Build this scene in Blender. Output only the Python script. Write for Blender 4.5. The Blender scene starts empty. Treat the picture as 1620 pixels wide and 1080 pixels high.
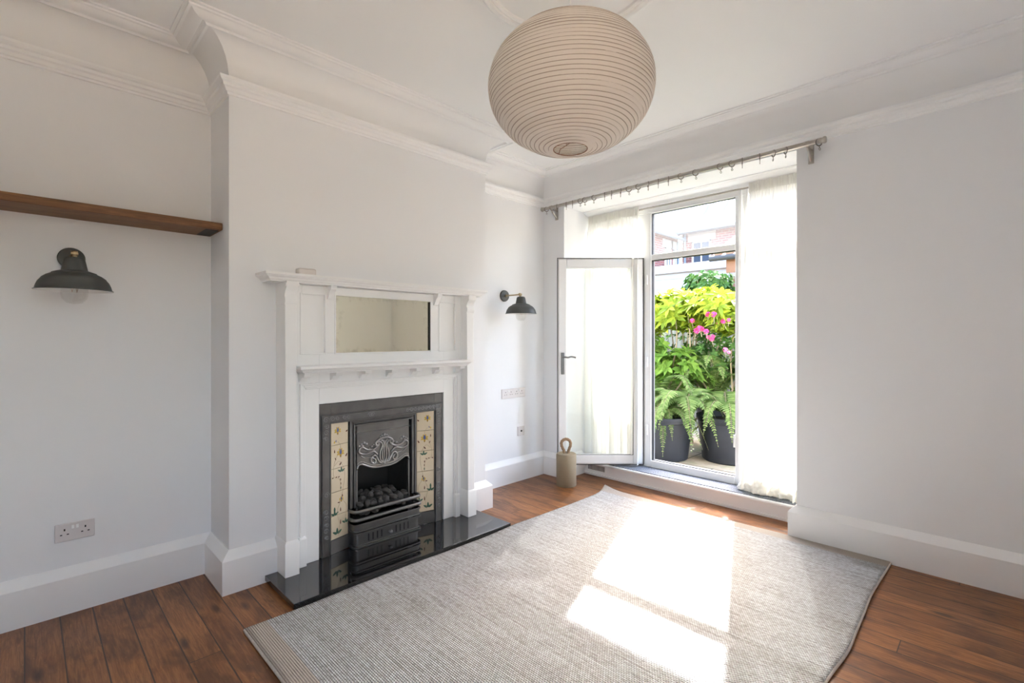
import bpy, bmesh, math, random
from mathutils import Vector, Matrix, noise
sc = bpy.context.scene
col = sc.collection
PI = math.pi

# ------------------------------------------------------------------ camera
CAMH = 1.32
YAW = 0.78811
cd = bpy.data.cameras.new('camera'); cam = bpy.data.objects.new('camera', cd); col.objects.link(cam)
cam.location = (0, 0, CAMH); cam.rotation_euler = (PI/2, 0, YAW)
cd.sensor_fit = 'HORIZONTAL'; cd.sensor_width = 36.0; cd.lens = 36.0*775.19/1620
cd.shift_y = -(540-534.35)/1620; cd.clip_start = 0.02; cd.clip_end = 200
sc.camera = cam
# ------------------------------------------------------------------ world, sun, exposure
SUN = Vector((-0.357, 1.0, 1.05)).normalized()
w = bpy.data.worlds.new('sky'); sc.world = w; w.use_nodes = True
wn = w.node_tree; bg = wn.nodes['Background']
sky = wn.nodes.new('ShaderNodeTexSky'); sky.sky_type = 'NISHITA'; sky.sun_disc = False
sky.sun_elevation = math.asin(SUN.z); sky.sun_rotation = math.atan2(SUN.x, SUN.y)
sky.air_density = 1.0; sky.dust_density = 4.0; sky.ozone_density = 1.0; sky.altitude = 0
hs = wn.nodes.new('ShaderNodeHueSaturation'); hs.inputs['Saturation'].default_value = 1.0
wn.links.new(sky.outputs[0], hs.inputs['Color']); wn.links.new(hs.outputs[0], bg.inputs[0])
bg.inputs[1].default_value = 0.88
sl = bpy.data.lights.new('sun', 'SUN'); so = bpy.data.objects.new('sun', sl); col.objects.link(so)
sl.energy = 6.0; sl.angle = math.radians(0.6); sl.color = (1.0, 0.995, 0.985)
so.rotation_euler = SUN.to_track_quat('Z', 'Y').to_euler(); so.location = (-3, 9, 9)
vs = sc.view_settings
vs.view_transform = 'Standard'; vs.look = 'None'; vs.gamma = 1.0; vs.use_curve_mapping = False
vs.exposure = 1.76
cy = sc.cycles
cy.max_bounces = 14; cy.diffuse_bounces = 9; cy.glossy_bounces = 5; cy.transmission_bounces = 8; cy.transparent_max_bounces = 24
cy.sample_clamp_indirect = 6.0; cy.caustics_reflective = False; cy.caustics_refractive = False
cy.use_denoising = True

# ------------------------------------------------------------------ material helpers
class NT:
    def __init__(s, name):
        s.m = bpy.data.materials.new(name); s.m.use_nodes = True
        s.t = s.m.node_tree; s.t.nodes.clear()
        s.out = s.t.nodes.new('ShaderNodeOutputMaterial')
    def n(s, typ, ins=None, **kw):
        nd = s.t.nodes.new(typ)
        for k, v in kw.items(): setattr(nd, k, v)
        for k, v in (ins or {}).items():
            if hasattr(v, 'is_output') or isinstance(v, bpy.types.NodeSocket): s.t.links.new(v, nd.inputs[k])
            else: nd.inputs[k].default_value = v
        return nd
    def math(s, op, a, b=0.0, c=0.0):
        nd = s.n('ShaderNodeMath', {0: a, 1: b, 2: c}, operation=op); return nd.outputs[0]
    def mix(s, f, a, b, bt='MIX'):
        nd = s.t.nodes.new('ShaderNodeMix'); nd.data_type = 'RGBA'; nd.blend_type = bt
        for i, v in ((0, f), (6, a), (7, b)):
            if isinstance(v, bpy.types.NodeSocket): s.t.links.new(v, nd.inputs[i])
            else: nd.inputs[i].default_value = v
        return nd.outputs[2]
    def coord(s): return s.n('ShaderNodeTexCoord').outputs['Object']
    def mapping(s, v, scale=(1,1,1), loc=(0,0,0), rot=(0,0,0)):
        return s.n('ShaderNodeMapping', {0: v, 'Scale': scale, 'Location': loc, 'Rotation': rot}).outputs[0]
    def noise(s, v, scale, detail=3, rough=0.5, dist=0.0):
        return s.n('ShaderNodeTexNoise', {'Vector': v, 'Scale': scale, 'Detail': detail, 'Roughness': rough, 'Distortion': dist}).outputs['Fac']
    def ramp(s, f, stops, interp='LINEAR'):
        nd = s.n('ShaderNodeValToRGB', {0: f}); r = nd.color_ramp; r.interpolation = interp
        while len(r.elements) < len(stops): r.elements.new(0.5)
        for e, (p, c) in zip(r.elements, stops): e.position = p; e.color = c if len(c) == 4 else (*c, 1)
        return nd.outputs[0]
    def bump(s, h, strength=0.2, dist=0.01):
        return s.n('ShaderNodeBump', {'Height': h, 'Strength': strength, 'Distance': dist}).outputs[0]
    def pbr(s, color, rough=0.5, metal=0.0, normal=None, **kw):
        b = s.n('ShaderNodeBsdfPrincipled', {'Base Color': color, 'Roughness': rough, 'Metallic': metal})
        if normal is not None: s.t.links.new(normal, b.inputs['Normal'])
        for k, v in kw.items():
            k = k.replace('_', ' ')
            if isinstance(v, bpy.types.NodeSocket): s.t.links.new(v, b.inputs[k])
            else: b.inputs[k].default_value = v
        return b
    def done(s, sh):
        s.t.links.new(sh.outputs[0] if hasattr(sh, 'outputs') else sh, s.out.inputs[0]); return s.m
def c4(r, g=None, b=None): return (r, r, r, 1) if g is None else (r, g, b, 1)

def simple(name, color, rough=0.5, metal=0.0, vary=0.06, nscale=8, bump=0.0, bscale=60, **kw):
    t = NT(name); v = t.coord(); f = t.noise(v, nscale, 4)
    a = tuple(min(1, c*(1-vary)) for c in color[:3])+(1,); b = tuple(min(1, c*(1+vary)) for c in color[:3])+(1,)
    cc = t.mix(f, a, b); nm = None
    if bump: nm = t.bump(t.noise(v, bscale, 4), bump, 0.004)
    return t.done(t.pbr(cc, rough, metal, nm, **kw))

M = {}
M['wall'] = simple('wall_paint', (0.815, 0.824, 0.84), 0.75, vary=0.012, nscale=1.5, bump=0.12, bscale=25)
M['ceil'] = simple('ceiling_paint', (0.85, 0.853, 0.858), 0.8, vary=0.01, nscale=2, bump=0.06, bscale=20)
M['trim'] = simple('white_gloss_paint', (0.862, 0.866, 0.87), 0.32, vary=0.01, nscale=6, bump=0.1, bscale=14)
M['surround'] = simple('surround_paint', (0.86, 0.86, 0.855), 0.3, vary=0.01, nscale=6, bump=0.06, bscale=30)
M['upvc'] = simple('upvc', (0.86, 0.87, 0.87), 0.25, vary=0.005)
M['gasket'] = simple('rubber_gasket', (0.03, 0.03, 0.03), 0.6)
M['iron'] = simple('cast_iron', (0.15, 0.148, 0.146), 0.36, 0.75, vary=0.3, nscale=14, bump=0.12, bscale=120)
M['iron_edge'] = simple('polished_iron', (0.22, 0.22, 0.22), 0.3, 0.85, vary=0.2, nscale=30)
M['iron_dark'] = simple('black_iron', (0.012, 0.012, 0.012), 0.6)
M['steel'] = simple('brushed_steel', (0.45, 0.42, 0.38), 0.28, 1.0, vary=0.08, nscale=60)
M['handle'] = simple('satin_chrome', (0.25, 0.25, 0.26), 0.3, 0.9)
M['brass'] = simple('aged_brass', (0.42, 0.33, 0.21), 0.35, 1.0, vary=0.15, nscale=40)
M['lampgrey'] = simple('grey_enamel', (0.06, 0.063, 0.06), 0.5, 0.0, vary=0.05)
M['lampwhite'] = simple('white_enamel', (0.8, 0.8, 0.8), 0.4)
M['socket'] = simple('white_plastic', (0.66, 0.63, 0.63), 0.35)
M['socket_hole'] = simple('dark_slot', (0.01, 0.01, 0.01), 0.5)
M['cream'] = simple('cream_plastic', (0.74, 0.69, 0.66), 0.4)
M['coal'] = simple('coal', (0.085, 0.078, 0.072), 0.75, vary=0.5, nscale=20, bump=0.8, bscale=60)
M['concrete'] = simple('cast_stone', (0.31, 0.25, 0.165), 0.85, vary=0.1, nscale=7, bump=0.3, bscale=90)
M['rope'] = simple('jute_rope', (0.36, 0.24, 0.15), 0.9, vary=0.35, nscale=90, bump=0.6, bscale=200)
M['pot'] = simple('black_plastic_pot', (0.021, 0.024, 0.032), 0.45, vary=0.35, nscale=5, bump=0.1, bscale=30)
M['soil'] = simple('soil', (0.05, 0.035, 0.025), 0.95, vary=0.4, nscale=40, bump=0.8, bscale=60)
M['stem'] = simple('woody_stem', (0.34, 0.27, 0.17), 0.8, vary=0.3, nscale=30)
M['render_wall'] = simple('white_render', (0.40, 0.395, 0.39), 0.8, vary=0.06, nscale=3)
M['slate'] = None
M['pink'] = simple('pink_petals', (0.75, 0.06, 0.25), 0.6, vary=0.3, nscale=30)
M['palepink'] = simple('pale_pink_petals', (0.8, 0.22, 0.42), 0.6, vary=0.3, nscale=30)
M['gutter'] = simple('grey_gutter', (0.04, 0.04, 0.04), 0.6)
M['blue_gutter'] = simple('slate_blue_gutter', (0.18, 0.22, 0.27), 0.5)
M['darkglass'] = simple('dark_window_glass', (0.06, 0.08, 0.11), 0.1)
M['fascia'] = simple('timber_fascia', (0.26, 0.12, 0.06), 0.7, vary=0.25, nscale=12)
M['motif_green'] = simple('glaze_green', (0.06, 0.13, 0.09), 0.2)
M['motif_yellow'] = simple('glaze_yellow', (0.62, 0.42, 0.08), 0.2)
M['motif_blue'] = simple('glaze_blue', (0.10, 0.13, 0.32), 0.2)
M['motif_brown'] = simple('glaze_brown', (0.10, 0.03, 0.02), 0.2)
M['motif_line'] = simple('glaze_ochre_line', (0.52, 0.42, 0.28), 0.2)
M['grout'] = simple('grout', (0.35, 0.28, 0.19), 0.8)
M['tile'] = simple('cream_glazed_tile', (0.66, 0.56, 0.40), 0.12, vary=0.04, nscale=10)

def m_floor():
    t = NT('pine_boards'); v = t.n('ShaderNodeNewGeometry').outputs['Position']
    sx = t.n('ShaderNodeSeparateXYZ', {0: v}); x, y = sx.outputs[0], sx.outputs[1]
    W = 0.118
    u = t.math('DIVIDE', y, W); idx = t.math('FLOOR', u); fr = t.math('FRACT', u)
    wn_ = t.n('ShaderNodeTexWhiteNoise', {'W': idx}, noise_dimensions='1D').outputs['Value']
    xo = t.math('ADD', x, t.math('MULTIPLY', wn_, 7.3))
    jx = t.math('DIVIDE', xo, 2.3); jf = t.math('FRACT', jx); ji = t.math('FLOOR', jx)
    r2 = t.n('ShaderNodeTexWhiteNoise', {'Vector': t.n('ShaderNodeCombineXYZ', {0: idx, 1: ji}).outputs[0]}, noise_dimensions='2D').outputs['Value']
    pv = t.n('ShaderNodeCombineXYZ', {0: xo, 1: t.math('ADD', y, t.math('MULTIPLY', r2, 3.0)), 2: t.math('MULTIPLY', idx, 1.7)}).outputs[0]
    grain = t.noise(t.mapping(pv, (2.0, 26, 1)), 3.0, 6, 0.62, 1.2)
    blot = t.noise(t.mapping(pv, (1.2, 3.5, 1)), 2.6, 4, 0.6, 0.5)
    knots = t.n('ShaderNodeTexVoronoi', {'Vector': t.mapping(pv, (2.2, 7.0, 1)), 'Scale': 1.0}, feature='F1').outputs['Distance']
    base = t.ramp(grain, [(0.25, (0.11, 0.038, 0.011)), (0.48, (0.27, 0.105, 0.031)), (0.72, (0.45, 0.20, 0.066))])
    base = t.mix(t.math('MULTIPLY', r2, 0.45), base, c4(0.12, 0.038, 0.012))
    dk = t.ramp(blot, [(0.46, (0, 0, 0)), (0.62, (1, 1, 1))])
    base = t.mix(t.math('MULTIPLY', dk, 0.62), base, c4(0.055, 0.02, 0.01))
    kn = t.ramp(knots, [(0.06, (1, 1, 1)), (0.16, (0, 0, 0))])
    base = t.mix(t.math('MULTIPLY', kn, 0.8), base, c4(0.025, 0.01, 0.006))
    d = t.math('MINIMUM', fr, t.math('SUBTRACT', 1.0, fr))
    wob = t.math('ADD', 0.011, t.math('MULTIPLY', t.noise(v, 2.0, 2), 0.022))
    g1 = t.math('LESS_THAN', d, wob)
    dj = t.math('MINIMUM', jf, t.math('SUBTRACT', 1.0, jf)); g2 = t.math('LESS_THAN', dj, 0.0009)
    gap = t.math('MAXIMUM', g1, g2)
    base = t.mix(t.math('MULTIPLY', gap, 0.88), base, c4(0.012, 0.006, 0.004))
    sc_ = t.noise(t.mapping(v, (3, 9, 1)), 14, 3, 0.5); scr = t.ramp(sc_, [(0.69, (0, 0, 0)), (0.74, (1, 1, 1))])
    base = t.mix(t.math('MULTIPLY', scr, 0.5), base, c4(0.42, 0.25, 0.14))
    h = t.math('SUBTRACT', t.math('MULTIPLY', grain, 0.25), gap)
    rough = t.math('ADD', 0.27, t.math('MULTIPLY', blot, 0.2))
    return t.done(t.pbr(base, rough, 0, t.bump(h, 0.35, 0.004)))
M['floor'] = m_floor()

def m_rug():
    t = NT('woven_rug'); v = t.coord()
    sx = t.n('ShaderNodeSeparateXYZ', {0: v}); x, y = sx.outputs[0], sx.outputs[1]
    P = 0.0115
    row = t.math('FLOOR', t.math('DIVIDE', y, P*0.8))
    xs = t.math('ADD', t.math('DIVIDE', x, P), t.math('MULTIPLY', t.math('MODULO', row, 2.0), 0.5))
    a = t.math('SINE', t.math('MULTIPLY', xs, 2*PI)); b = t.math('SINE', t.math('MULTIPLY', t.math('DIVIDE', y, P*0.8), 2*PI))
    knit = t.math('ADD', t.math('MULTIPLY', a, 0.5), t.math('MULTIPLY', b, 0.5))
    streak = t.noise(t.mapping(v, (0.9, 42, 1)), 3.0, 4, 0.6, 0.3)
    cell = t.n('ShaderNodeTexWhiteNoise', {'Vector': t.n('ShaderNodeCombineXYZ', {0: t.math('FLOOR', xs), 1: row}).outputs[0]}, noise_dimensions='2D').outputs['Value']
    f = t.math('ADD', t.math('MULTIPLY', streak, 0.88), t.math('MULTIPLY', cell, 0.20))
    base = t.ramp(f, [(0.32, (0.36, 0.335, 0.32)), (0.50, (0.55, 0.54, 0.535)), (0.66, (0.69, 0.69, 0.70)), (0.88, (0.82, 0.825, 0.835))])
    hole = t.ramp(knit, [(0.0, (1, 1, 1)), (0.28, (0, 0, 0))])
    kk = t.n('ShaderNodeMapRange', {0: knit, 1: -0.95, 2: -0.2, 3: 1.0, 4: 0.0}).outputs[0]
    base = t.mix(t.math('MULTIPLY', kk, 0.85), base, c4(0.13, 0.11, 0.095))
    ay = t.math('ABSOLUTE', y)
    band = t.math('GREATER_THAN', ay, 1.345)
    bnoise = t.noise(t.mapping(v, (40, 160, 1)), 3, 3)
    bc = t.mix(bnoise, c4(0.42, 0.355, 0.30), c4(0.62, 0.55, 0.48))
    base = t.mix(band, base, bc)
    h = t.math('ADD', knit, t.math('MULTIPLY', cell, 0.4))
    return t.done(t.pbr(base, 0.9, 0, t.bump(h, 0.9, 0.006)))
M['rug'] = m_rug()
M['rug_edge'] = simple('rug_braid', (0.60, 0.55, 0.50), 0.9, vary=0.25, nscale=70, bump=0.8, bscale=150)

def m_granite():
    t = NT('black_granite'); v = t.coord(); f = t.noise(v, 240, 2)
    c = t.ramp(f, [(0.55, (0.008, 0.008, 0.009)), (0.75, (0.05, 0.05, 0.052))])
    return t.done(t.pbr(c, 0.05, 0, None, Coat_Weight=0.6, Coat_Roughness=0.02))
M['granite'] = m_granite()
def m_shelf():
    t = NT('stained_timber'); v = t.coord()
    g = t.noise(t.mapping(v, (26, 1.5, 26)), 3, 6, 0.6, 1.0)
    c = t.ramp(g, [(0.28, (0.075, 0.028, 0.01)), (0.5, (0.17, 0.075, 0.028)), (0.72, (0.27, 0.13, 0.05))])
    k = t.n('ShaderNodeTexVoronoi', {'Vector': t.mapping(v, (9, 2.4, 12)), 'Scale': 1.0}).outputs['Distance']
    kr = t.ramp(k, [(0.05, (1, 1, 1)), (0.2, (0, 0, 0))])
    c = t.mix(t.math('MULTIPLY', kr, 0.75), c, c4(0.02, 0.008, 0.004))
    return t.done(t.pbr(c, 0.6, 0, t.bump(g, 0.3, 0.003)))
M['shelf'] = m_shelf()
def m_carpet():
    t = NT('grey_carpet'); v = t.coord(); f = t.noise(v, 120, 4)
    c = t.ramp(f, [(0.35, (0.09, 0.10, 0.12)), (0.6, (0.26, 0.285, 0.33))])
    return t.done(t.pbr(c, 0.95, 0, t.bump(f, 0.8, 0.004)))
M['carpet'] = m_carpet()
def m_paper():
    t = NT('rice_paper'); v = t.coord(); f = t.noise(v, 30, 4)
    c = t.mix(f, c4(0.89, 0.83, 0.77), c4(0.93, 0.875, 0.82))
    nm = t.bump(f, 0.3, 0.002)
    d = t.n('ShaderNodeBsdfDiffuse', {0: c, 'Normal': nm}); tr = t.n('ShaderNodeBsdfTranslucent', {0: c, 'Normal': nm})
    return t.done(t.n('ShaderNodeMixShader', {0: 0.4, 1: d.outputs[0], 2: tr.outputs[0]}))
M['paper'] = m_paper()
M['wire'] = simple('bamboo_wire', (0.42, 0.34, 0.28), 0.6)
def m_sheer():
    t = NT('sheer_voile'); v = t.coord()
    f = t.noise(t.mapping(v, (300, 300, 40)), 1, 2)
    c = t.mix(f, c4(0.88, 0.87, 0.825), c4(0.93, 0.925, 0.89))
    d = t.n('ShaderNodeBsdfDiffuse', {0: c}); tr = t.n('ShaderNodeBsdfTranslucent', {0: c}); tp = t.n('ShaderNodeBsdfTransparent')
    m1 = t.n('ShaderNodeMixShader', {0: 0.15, 1: d.outputs[0], 2: tr.outputs[0]})
    return t.done(t.n('ShaderNodeMixShader', {0: 0.08, 1: m1.outputs[0], 2: tp.outputs[0]}))
M['sheer'] = m_sheer()
def m_glass(name, tint=(0.97, 0.985, 0.98), haze=0.0, refl=1.0):
    t = NT(name)
    fr = t.n('ShaderNodeFresnel', {0: 1.45})
    tp = t.n('ShaderNodeBsdfTransparent', {0: (*tint, 1)}); gl = t.n('ShaderNodeBsdfGlossy', {0: c4(1.0), 'Roughness': 0.02})
    bf = t.n('ShaderNodeNewGeometry').outputs['Backfacing']
    f_ = t.math('MULTIPLY', t.math('MULTIPLY', fr.outputs[0], refl), t.math('SUBTRACT', 1.0, bf))
    m = t.n('ShaderNodeMixShader', {0: f_, 1: tp.outputs[0], 2: gl.outputs[0]})
    if haze:
        tr = t.n('ShaderNodeBsdfTranslucent', {0: c4(0.95)})
        m = t.n('ShaderNodeMixShader', {0: haze, 1: m.outputs[0], 2: tr.outputs[0]})
    return t.done(m)
M['glass'] = m_glass('pane_glass')
M['glass_veiled'] = m_glass('veiled_pane_glass', haze=0.02)  # pale translucent veil imitates sky reflection on the transom pane
M['glass_warm'] = m_glass('warm_tinted_glass', (0.97, 0.92, 0.85))  # tint put in to warm the light from the added window
M['bulb'] = m_glass('bulb_glass', (0.93, 0.93, 0.92), refl=1.6)
def m_mirror():
    t = NT('aged_mirror'); v = t.coord(); f = t.noise(v, 5, 4)
    c = t.mix(f, c4(0.84, 0.80, 0.62), c4(0.90, 0.87, 0.72))
    n2 = t.noise(v, 22, 5, 0.6)
    sx = t.n('ShaderNodeSeparateXYZ', {0: v})
    ey = t.math('ABSOLUTE', sx.outputs[1]); ez = t.math('ABSOLUTE', sx.outputs[2])
    e = t.math('MAXIMUM', t.math('SUBTRACT', ey, 0.28), t.math('SUBTRACT', ez, 0.125))
    fo = t.ramp(t.math('ADD', t.math('MULTIPLY', e, 3.0), n2), [(0.60, (0, 0, 0)), (0.85, (1, 1, 1))])
    c = t.mix(t.math('MULTIPLY', fo, 0.4), c, c4(0.42, 0.38, 0.26))
    return t.done(t.pbr(c, 0.04, 1.0))
M['mirror'] = m_mirror()
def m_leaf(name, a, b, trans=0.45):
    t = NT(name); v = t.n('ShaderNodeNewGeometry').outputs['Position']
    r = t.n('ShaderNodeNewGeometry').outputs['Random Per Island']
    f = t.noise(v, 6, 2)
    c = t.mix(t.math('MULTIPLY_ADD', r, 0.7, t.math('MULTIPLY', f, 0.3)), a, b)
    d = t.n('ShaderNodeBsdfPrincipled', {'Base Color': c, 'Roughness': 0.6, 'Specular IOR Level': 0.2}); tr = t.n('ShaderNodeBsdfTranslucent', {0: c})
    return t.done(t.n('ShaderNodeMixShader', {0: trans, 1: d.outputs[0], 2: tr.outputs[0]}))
M['leaf_lime'] = m_leaf('lime_leaf', c4(0.12, 0.21, 0.012), c4(0.36, 0.42, 0.035), 0.45)
M['leaf_mid'] = m_leaf('mid_green_leaf', c4(0.07, 0.17, 0.02), c4(0.22, 0.36, 0.06), 0.35)
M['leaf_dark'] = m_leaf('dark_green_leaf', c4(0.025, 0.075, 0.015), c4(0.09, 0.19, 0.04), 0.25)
M['leaf_fern'] = m_leaf('fern_leaf', c4(0.09, 0.17, 0.035), c4(0.29, 0.39, 0.13), 0.4)
def m_brick(name, c1, c2, mortar, scale=1.0):
    t = NT(name); v = t.coord(); sx = t.n('ShaderNodeSeparateXYZ', {0: v})
    uv = t.n('ShaderNodeCombineXYZ', {0: t.math('ADD', sx.outputs[0], sx.outputs[1]), 1: sx.outputs[2]}).outputs[0]
    b = t.n('ShaderNodeTexBrick', {'Vector': uv, 'Color1': c1, 'Color2': c2, 'Mortar': mortar, 'Scale': scale, 'Mortar Size': 0.008, 'Brick Width': 0.225, 'Row Height': 0.075, 'Bias': 0.0})
    f = t.noise(v, 1.2, 3)
    c = t.mix(t.math('MULTIPLY', f, 0.4), b.outputs[0], c4(0.26, 0.15, 0.14))
    return t.done(t.pbr(c, 0.85))
M['brick'] = m_brick('red_brick', c4(0.27, 0.075, 0.06), c4(0.15, 0.045, 0.045), c4(0.28, 0.23, 0.21))
def m_slate():
    t = NT('slate_tiles'); v = t.coord(); sx = t.n('ShaderNodeSeparateXYZ', {0: v})
    uv = t.n('ShaderNodeCombineXYZ', {0: t.math('ADD', sx.outputs[0], 0.0), 1: t.math('ADD', sx.outputs[2], 0.0)}).outputs[0]
    b = t.n('ShaderNodeTexBrick', {'Vector': uv, 'Color1': c4(0.15, 0.15, 0.17), 'Color2': c4(0.20, 0.195, 0.215), 'Mortar': c4(0.09, 0.09, 0.11), 'Scale': 1.0, 'Mortar Size': 0.01, 'Brick Width': 0.3, 'Row Height': 0.16})
    return t.done(t.pbr(b.outputs[0], 0.75, Specular_IOR_Level=0.3))
M['slate'] = m_slate()
M['rooftile'] = simple('clay_roof_tile', (0.34, 0.2, 0.13), 0.8, vary=0.35, nscale=14, bump=0.5, bscale=20)
def m_paving():
    t = NT('stone_paving'); v = t.n('ShaderNodeNewGeometry').outputs['Position']
    f = t.noise(v, 3.5, 5, 0.6); g = t.noise(v, 30, 4)
    c = t.ramp(f, [(0.35, (0.26, 0.20, 0.13)), (0.5, (0.42, 0.34, 0.25)), (0.68, (0.22, 0.24, 0.10))])
    c = t.mix(t.math('MULTIPLY', g, 0.5), c, c4(0.5, 0.43, 0.34))
    b = t.n('ShaderNodeTexBrick', {'Vector': t.mapping(v, (1, 1, 1), (0.2, 0.33, 0)), 'Color1': c4(1), 'Color2': c4(1), 'Mortar': c4(0.0), 'Scale': 1.0, 'Mortar Size': 0.008, 'Brick Width': 0.7, 'Row Height': 0.55})
    c = t.mix(b.outputs['Fac'], c, c4(0.12, 0.1, 0.07))
    return t.done(t.pbr(c, 0.9, 0, t.bump(g, 0.4, 0.01)))
M['paving'] = m_paving()
def m_fence():
    t = NT('weathered_timber'); v = t.coord(); g = t.noise(t.mapping(v, (30, 30, 1.5)), 2, 5, 0.6, 1)
    c = t.ramp(g, [(0.3, (0.14, 0.12, 0.09)), (0.7, (0.38, 0.35, 0.29))])
    return t.done(t.pbr(c, 0.85))
M['fence'] = m_fence()

# ------------------------------------------------------------------ geometry helpers
class MB:
    def __init__(s): s.v = []; s.f = []; s.mi = []
    def add(s, vs_, fs, mi=0):
        o = len(s.v); s.v += [tuple(p) for p in vs_]
        for f in fs: s.f.append([i+o for i in f]); s.mi.append(mi)
    def box(s, a, b, mi=0):
        x0, y0, z0 = [min(p, q) for p, q in zip(a, b)]; x1, y1, z1 = [max(p, q) for p, q in zip(a, b)]
        s.add([(x0,y0,z0),(x1,y0,z0),(x1,y1,z0),(x0,y1,z0),(x0,y0,z1),(x1,y0,z1),(x1,y1,z1),(x0,y1,z1)],
              [(0,3,2,1),(4,5,6,7),(0,1,5,4),(1,2,6,5),(2,3,7,6),(3,0,4,7)], mi); return s
    def lathe(s, prof, n=32, c=(0,0,0), axis='z', mi=0, cap=True, mat=None):
        vs_ = []
        for r, h in prof:
            for k in range(n):
                a = 2*PI*k/n; p = (r*math.cos(a), r*math.sin(a), h)
                if axis == 'x': p = (h, r*math.cos(a), r*math.sin(a))
                if axis == 'y': p = (r*math.sin(a), h, r*math.cos(a))
                if mat is not None: p = mat @ Vector(p)
                vs_.append((p[0]+c[0], p[1]+c[1], p[2]+c[2]))
        fs = []
        for i in range(len(prof)-1):
            for k in range(n):
                k2 = (k+1) % n; fs.append((i*n+k, i*n+k2, (i+1)*n+k2, (i+1)*n+k))
        if cap:
            if prof[0][0] > 1e-6: fs.append(tuple(range(n))[::-1])
            if prof[-1][0] > 1e-6: fs.append(tuple(range((len(prof)-1)*n, len(prof)*n)))
        s.add(vs_, fs, mi); return s
    def tube(s, pts, r, n=8, closed=False, mi=0, flat=None, up=None):
        pts = [Vector(p) for p in pts]; N = len(pts); rs = r if isinstance(r, (list, tuple)) else [r]*N
        vs_ = []; prev = None
        for i, p in enumerate(pts):
            if closed: t = pts[(i+1) % N]-pts[i-1]
            else: t = pts[min(i+1, N-1)]-pts[max(i-1, 0)]
            t.normalize()
            if prev is None:
                u = Vector(up) if up else (Vector((0,0,1)) if abs(t.z) < 0.9 else Vector((1,0,0)))
            else: u = prev
            u = (u - t*u.dot(t)).normalized(); prev = u; b = t.cross(u)
            fu, fb = flat if flat else (1, 1)
            for k in range(n):
                a = 2*PI*k/n; vs_.append(p+(u*math.cos(a)*fu+b*math.sin(a)*fb)*rs[i])
        fs = []
        for i in range(N if closed else N-1):
            j = (i+1) % N
            for k in range(n):
                k2 = (k+1) % n; fs.append((i*n+k, i*n+k2, j*n+k2, j*n+k))
        if not closed: fs.append(tuple(range(n))[::-1]); fs.append(tuple(range((N-1)*n, N*n)))
        s.add(vs_, fs, mi); return s
    def prism(s, poly, a, b, plane='yz', mi=0):
        # poly 2D extruded along the remaining axis from a to b
        def P(u, v, w_):
            return {'yz': (w_, u, v), 'xz': (u, w_, v), 'xy': (u, v, w_)}[plane]
        n = len(poly); vs_ = [P(u, v, a) for u, v in poly]+[P(u, v, b) for u, v in poly]
        fs = [tuple(range(n))[::-1], tuple(range(n, 2*n))]+[(i, (i+1) % n, n+(i+1) % n, n+i) for i in range(n)]
        s.add(vs_, fs, mi); return s
    def loft(s, rects, mi=0):
        # rects: list of (x0,x1,y0,y1,z)
        vs_ = []
        for x0, x1, y0, y1, z in rects: vs_ += [(x0,y0,z),(x1,y0,z),(x1,y1,z),(x0,y1,z)]
        fs = [(3,2,1,0)]
        for i in range(len(rects)-1):
            for k in range(4): fs.append((i*4+k, i*4+(k+1) % 4, (i+1)*4+(k+1) % 4, (i+1)*4+k))
        k = (len(rects)-1)*4; fs.append((k, k+1, k+2, k+3)); s.add(vs_, fs, mi); return s
    def sphere(s, c, r, n=10, mi=0, sc=(1,1,1)):
        m = n//2+1; prof = [(max(1e-4, math.sin(PI*i/m)*r), -math.cos(PI*i/m)*r) for i in range(m+1)]
        vs_ = []
        for rr, h in prof:
            for k in range(n):
                a = 2*PI*k/n; vs_.append((c[0]+rr*math.cos(a)*sc[0], c[1]+rr*math.sin(a)*sc[1], c[2]+h*sc[2]))
        fs = [(i*n+k, i*n+(k+1) % n, (i+1)*n+(k+1) % n, (i+1)*n+k) for i in range(m) for k in range(n)]
        s.add(vs_, fs, mi); return s
    def build(s, name, mat, parent=None, smooth=None, bevel=0, loc=None, rz=None, origin=None, seg=2, fix=True, **props):
        me = bpy.data.meshes.new(name)
        vv = s.v
        if origin is not None: vv = [(p[0]-origin[0], p[1]-origin[1], p[2]-origin[2]) for p in vv]
        me.from_pydata([tuple(p) for p in vv], [], s.f)
        for m_ in (mat if isinstance(mat, (list, tuple)) else [mat]): me.materials.append(m_)
        for p, i in zip(me.polygons, s.mi): p.material_index = i
        if fix:
            bm = bmesh.new(); bm.from_mesh(me); bmesh.ops.recalc_face_normals(bm, faces=bm.faces); bm.to_mesh(me); bm.free()
        me.update()
        if smooth is not None:
            me.shade_smooth(); me.set_sharp_from_angle(angle=math.radians(smooth))
        o = bpy.data.objects.new(name, me); col.objects.link(o)
        if parent is not None: o.parent = parent
        if origin is not None: o.location = origin
        if loc is not None: o.location = loc
        if rz is not None: o.rotation_euler = (0, 0, rz)
        if bevel:
            bv = o.modifiers.new('bevel', 'BEVEL'); bv.width = bevel; bv.segments = seg; bv.limit_method = 'ANGLE'; bv.angle_limit = math.radians(40)
            me.shade_smooth(); me.set_sharp_from_angle(angle=math.radians(35))
        for k, v in props.items(): o[k] = v
        return o
def thing(name, label, cat, loc=(0,0,0), rz=0, group=None):
    o = bpy.data.objects.new(name, None); col.objects.link(o); o.location = loc; o.rotation_euler = (0, 0, rz)
    o.empty_display_size = 0.05
    o['label'] = label; o['category'] = cat
    if group: o['group'] = group
    return o
def tag(o, label, cat, group=None, kind=None):
    o['label'] = label; o['category'] = cat
    if group: o['group'] = group
    if kind: o['kind'] = kind
    return o
def struct(o): o['kind'] = 'structure'; return o
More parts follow.
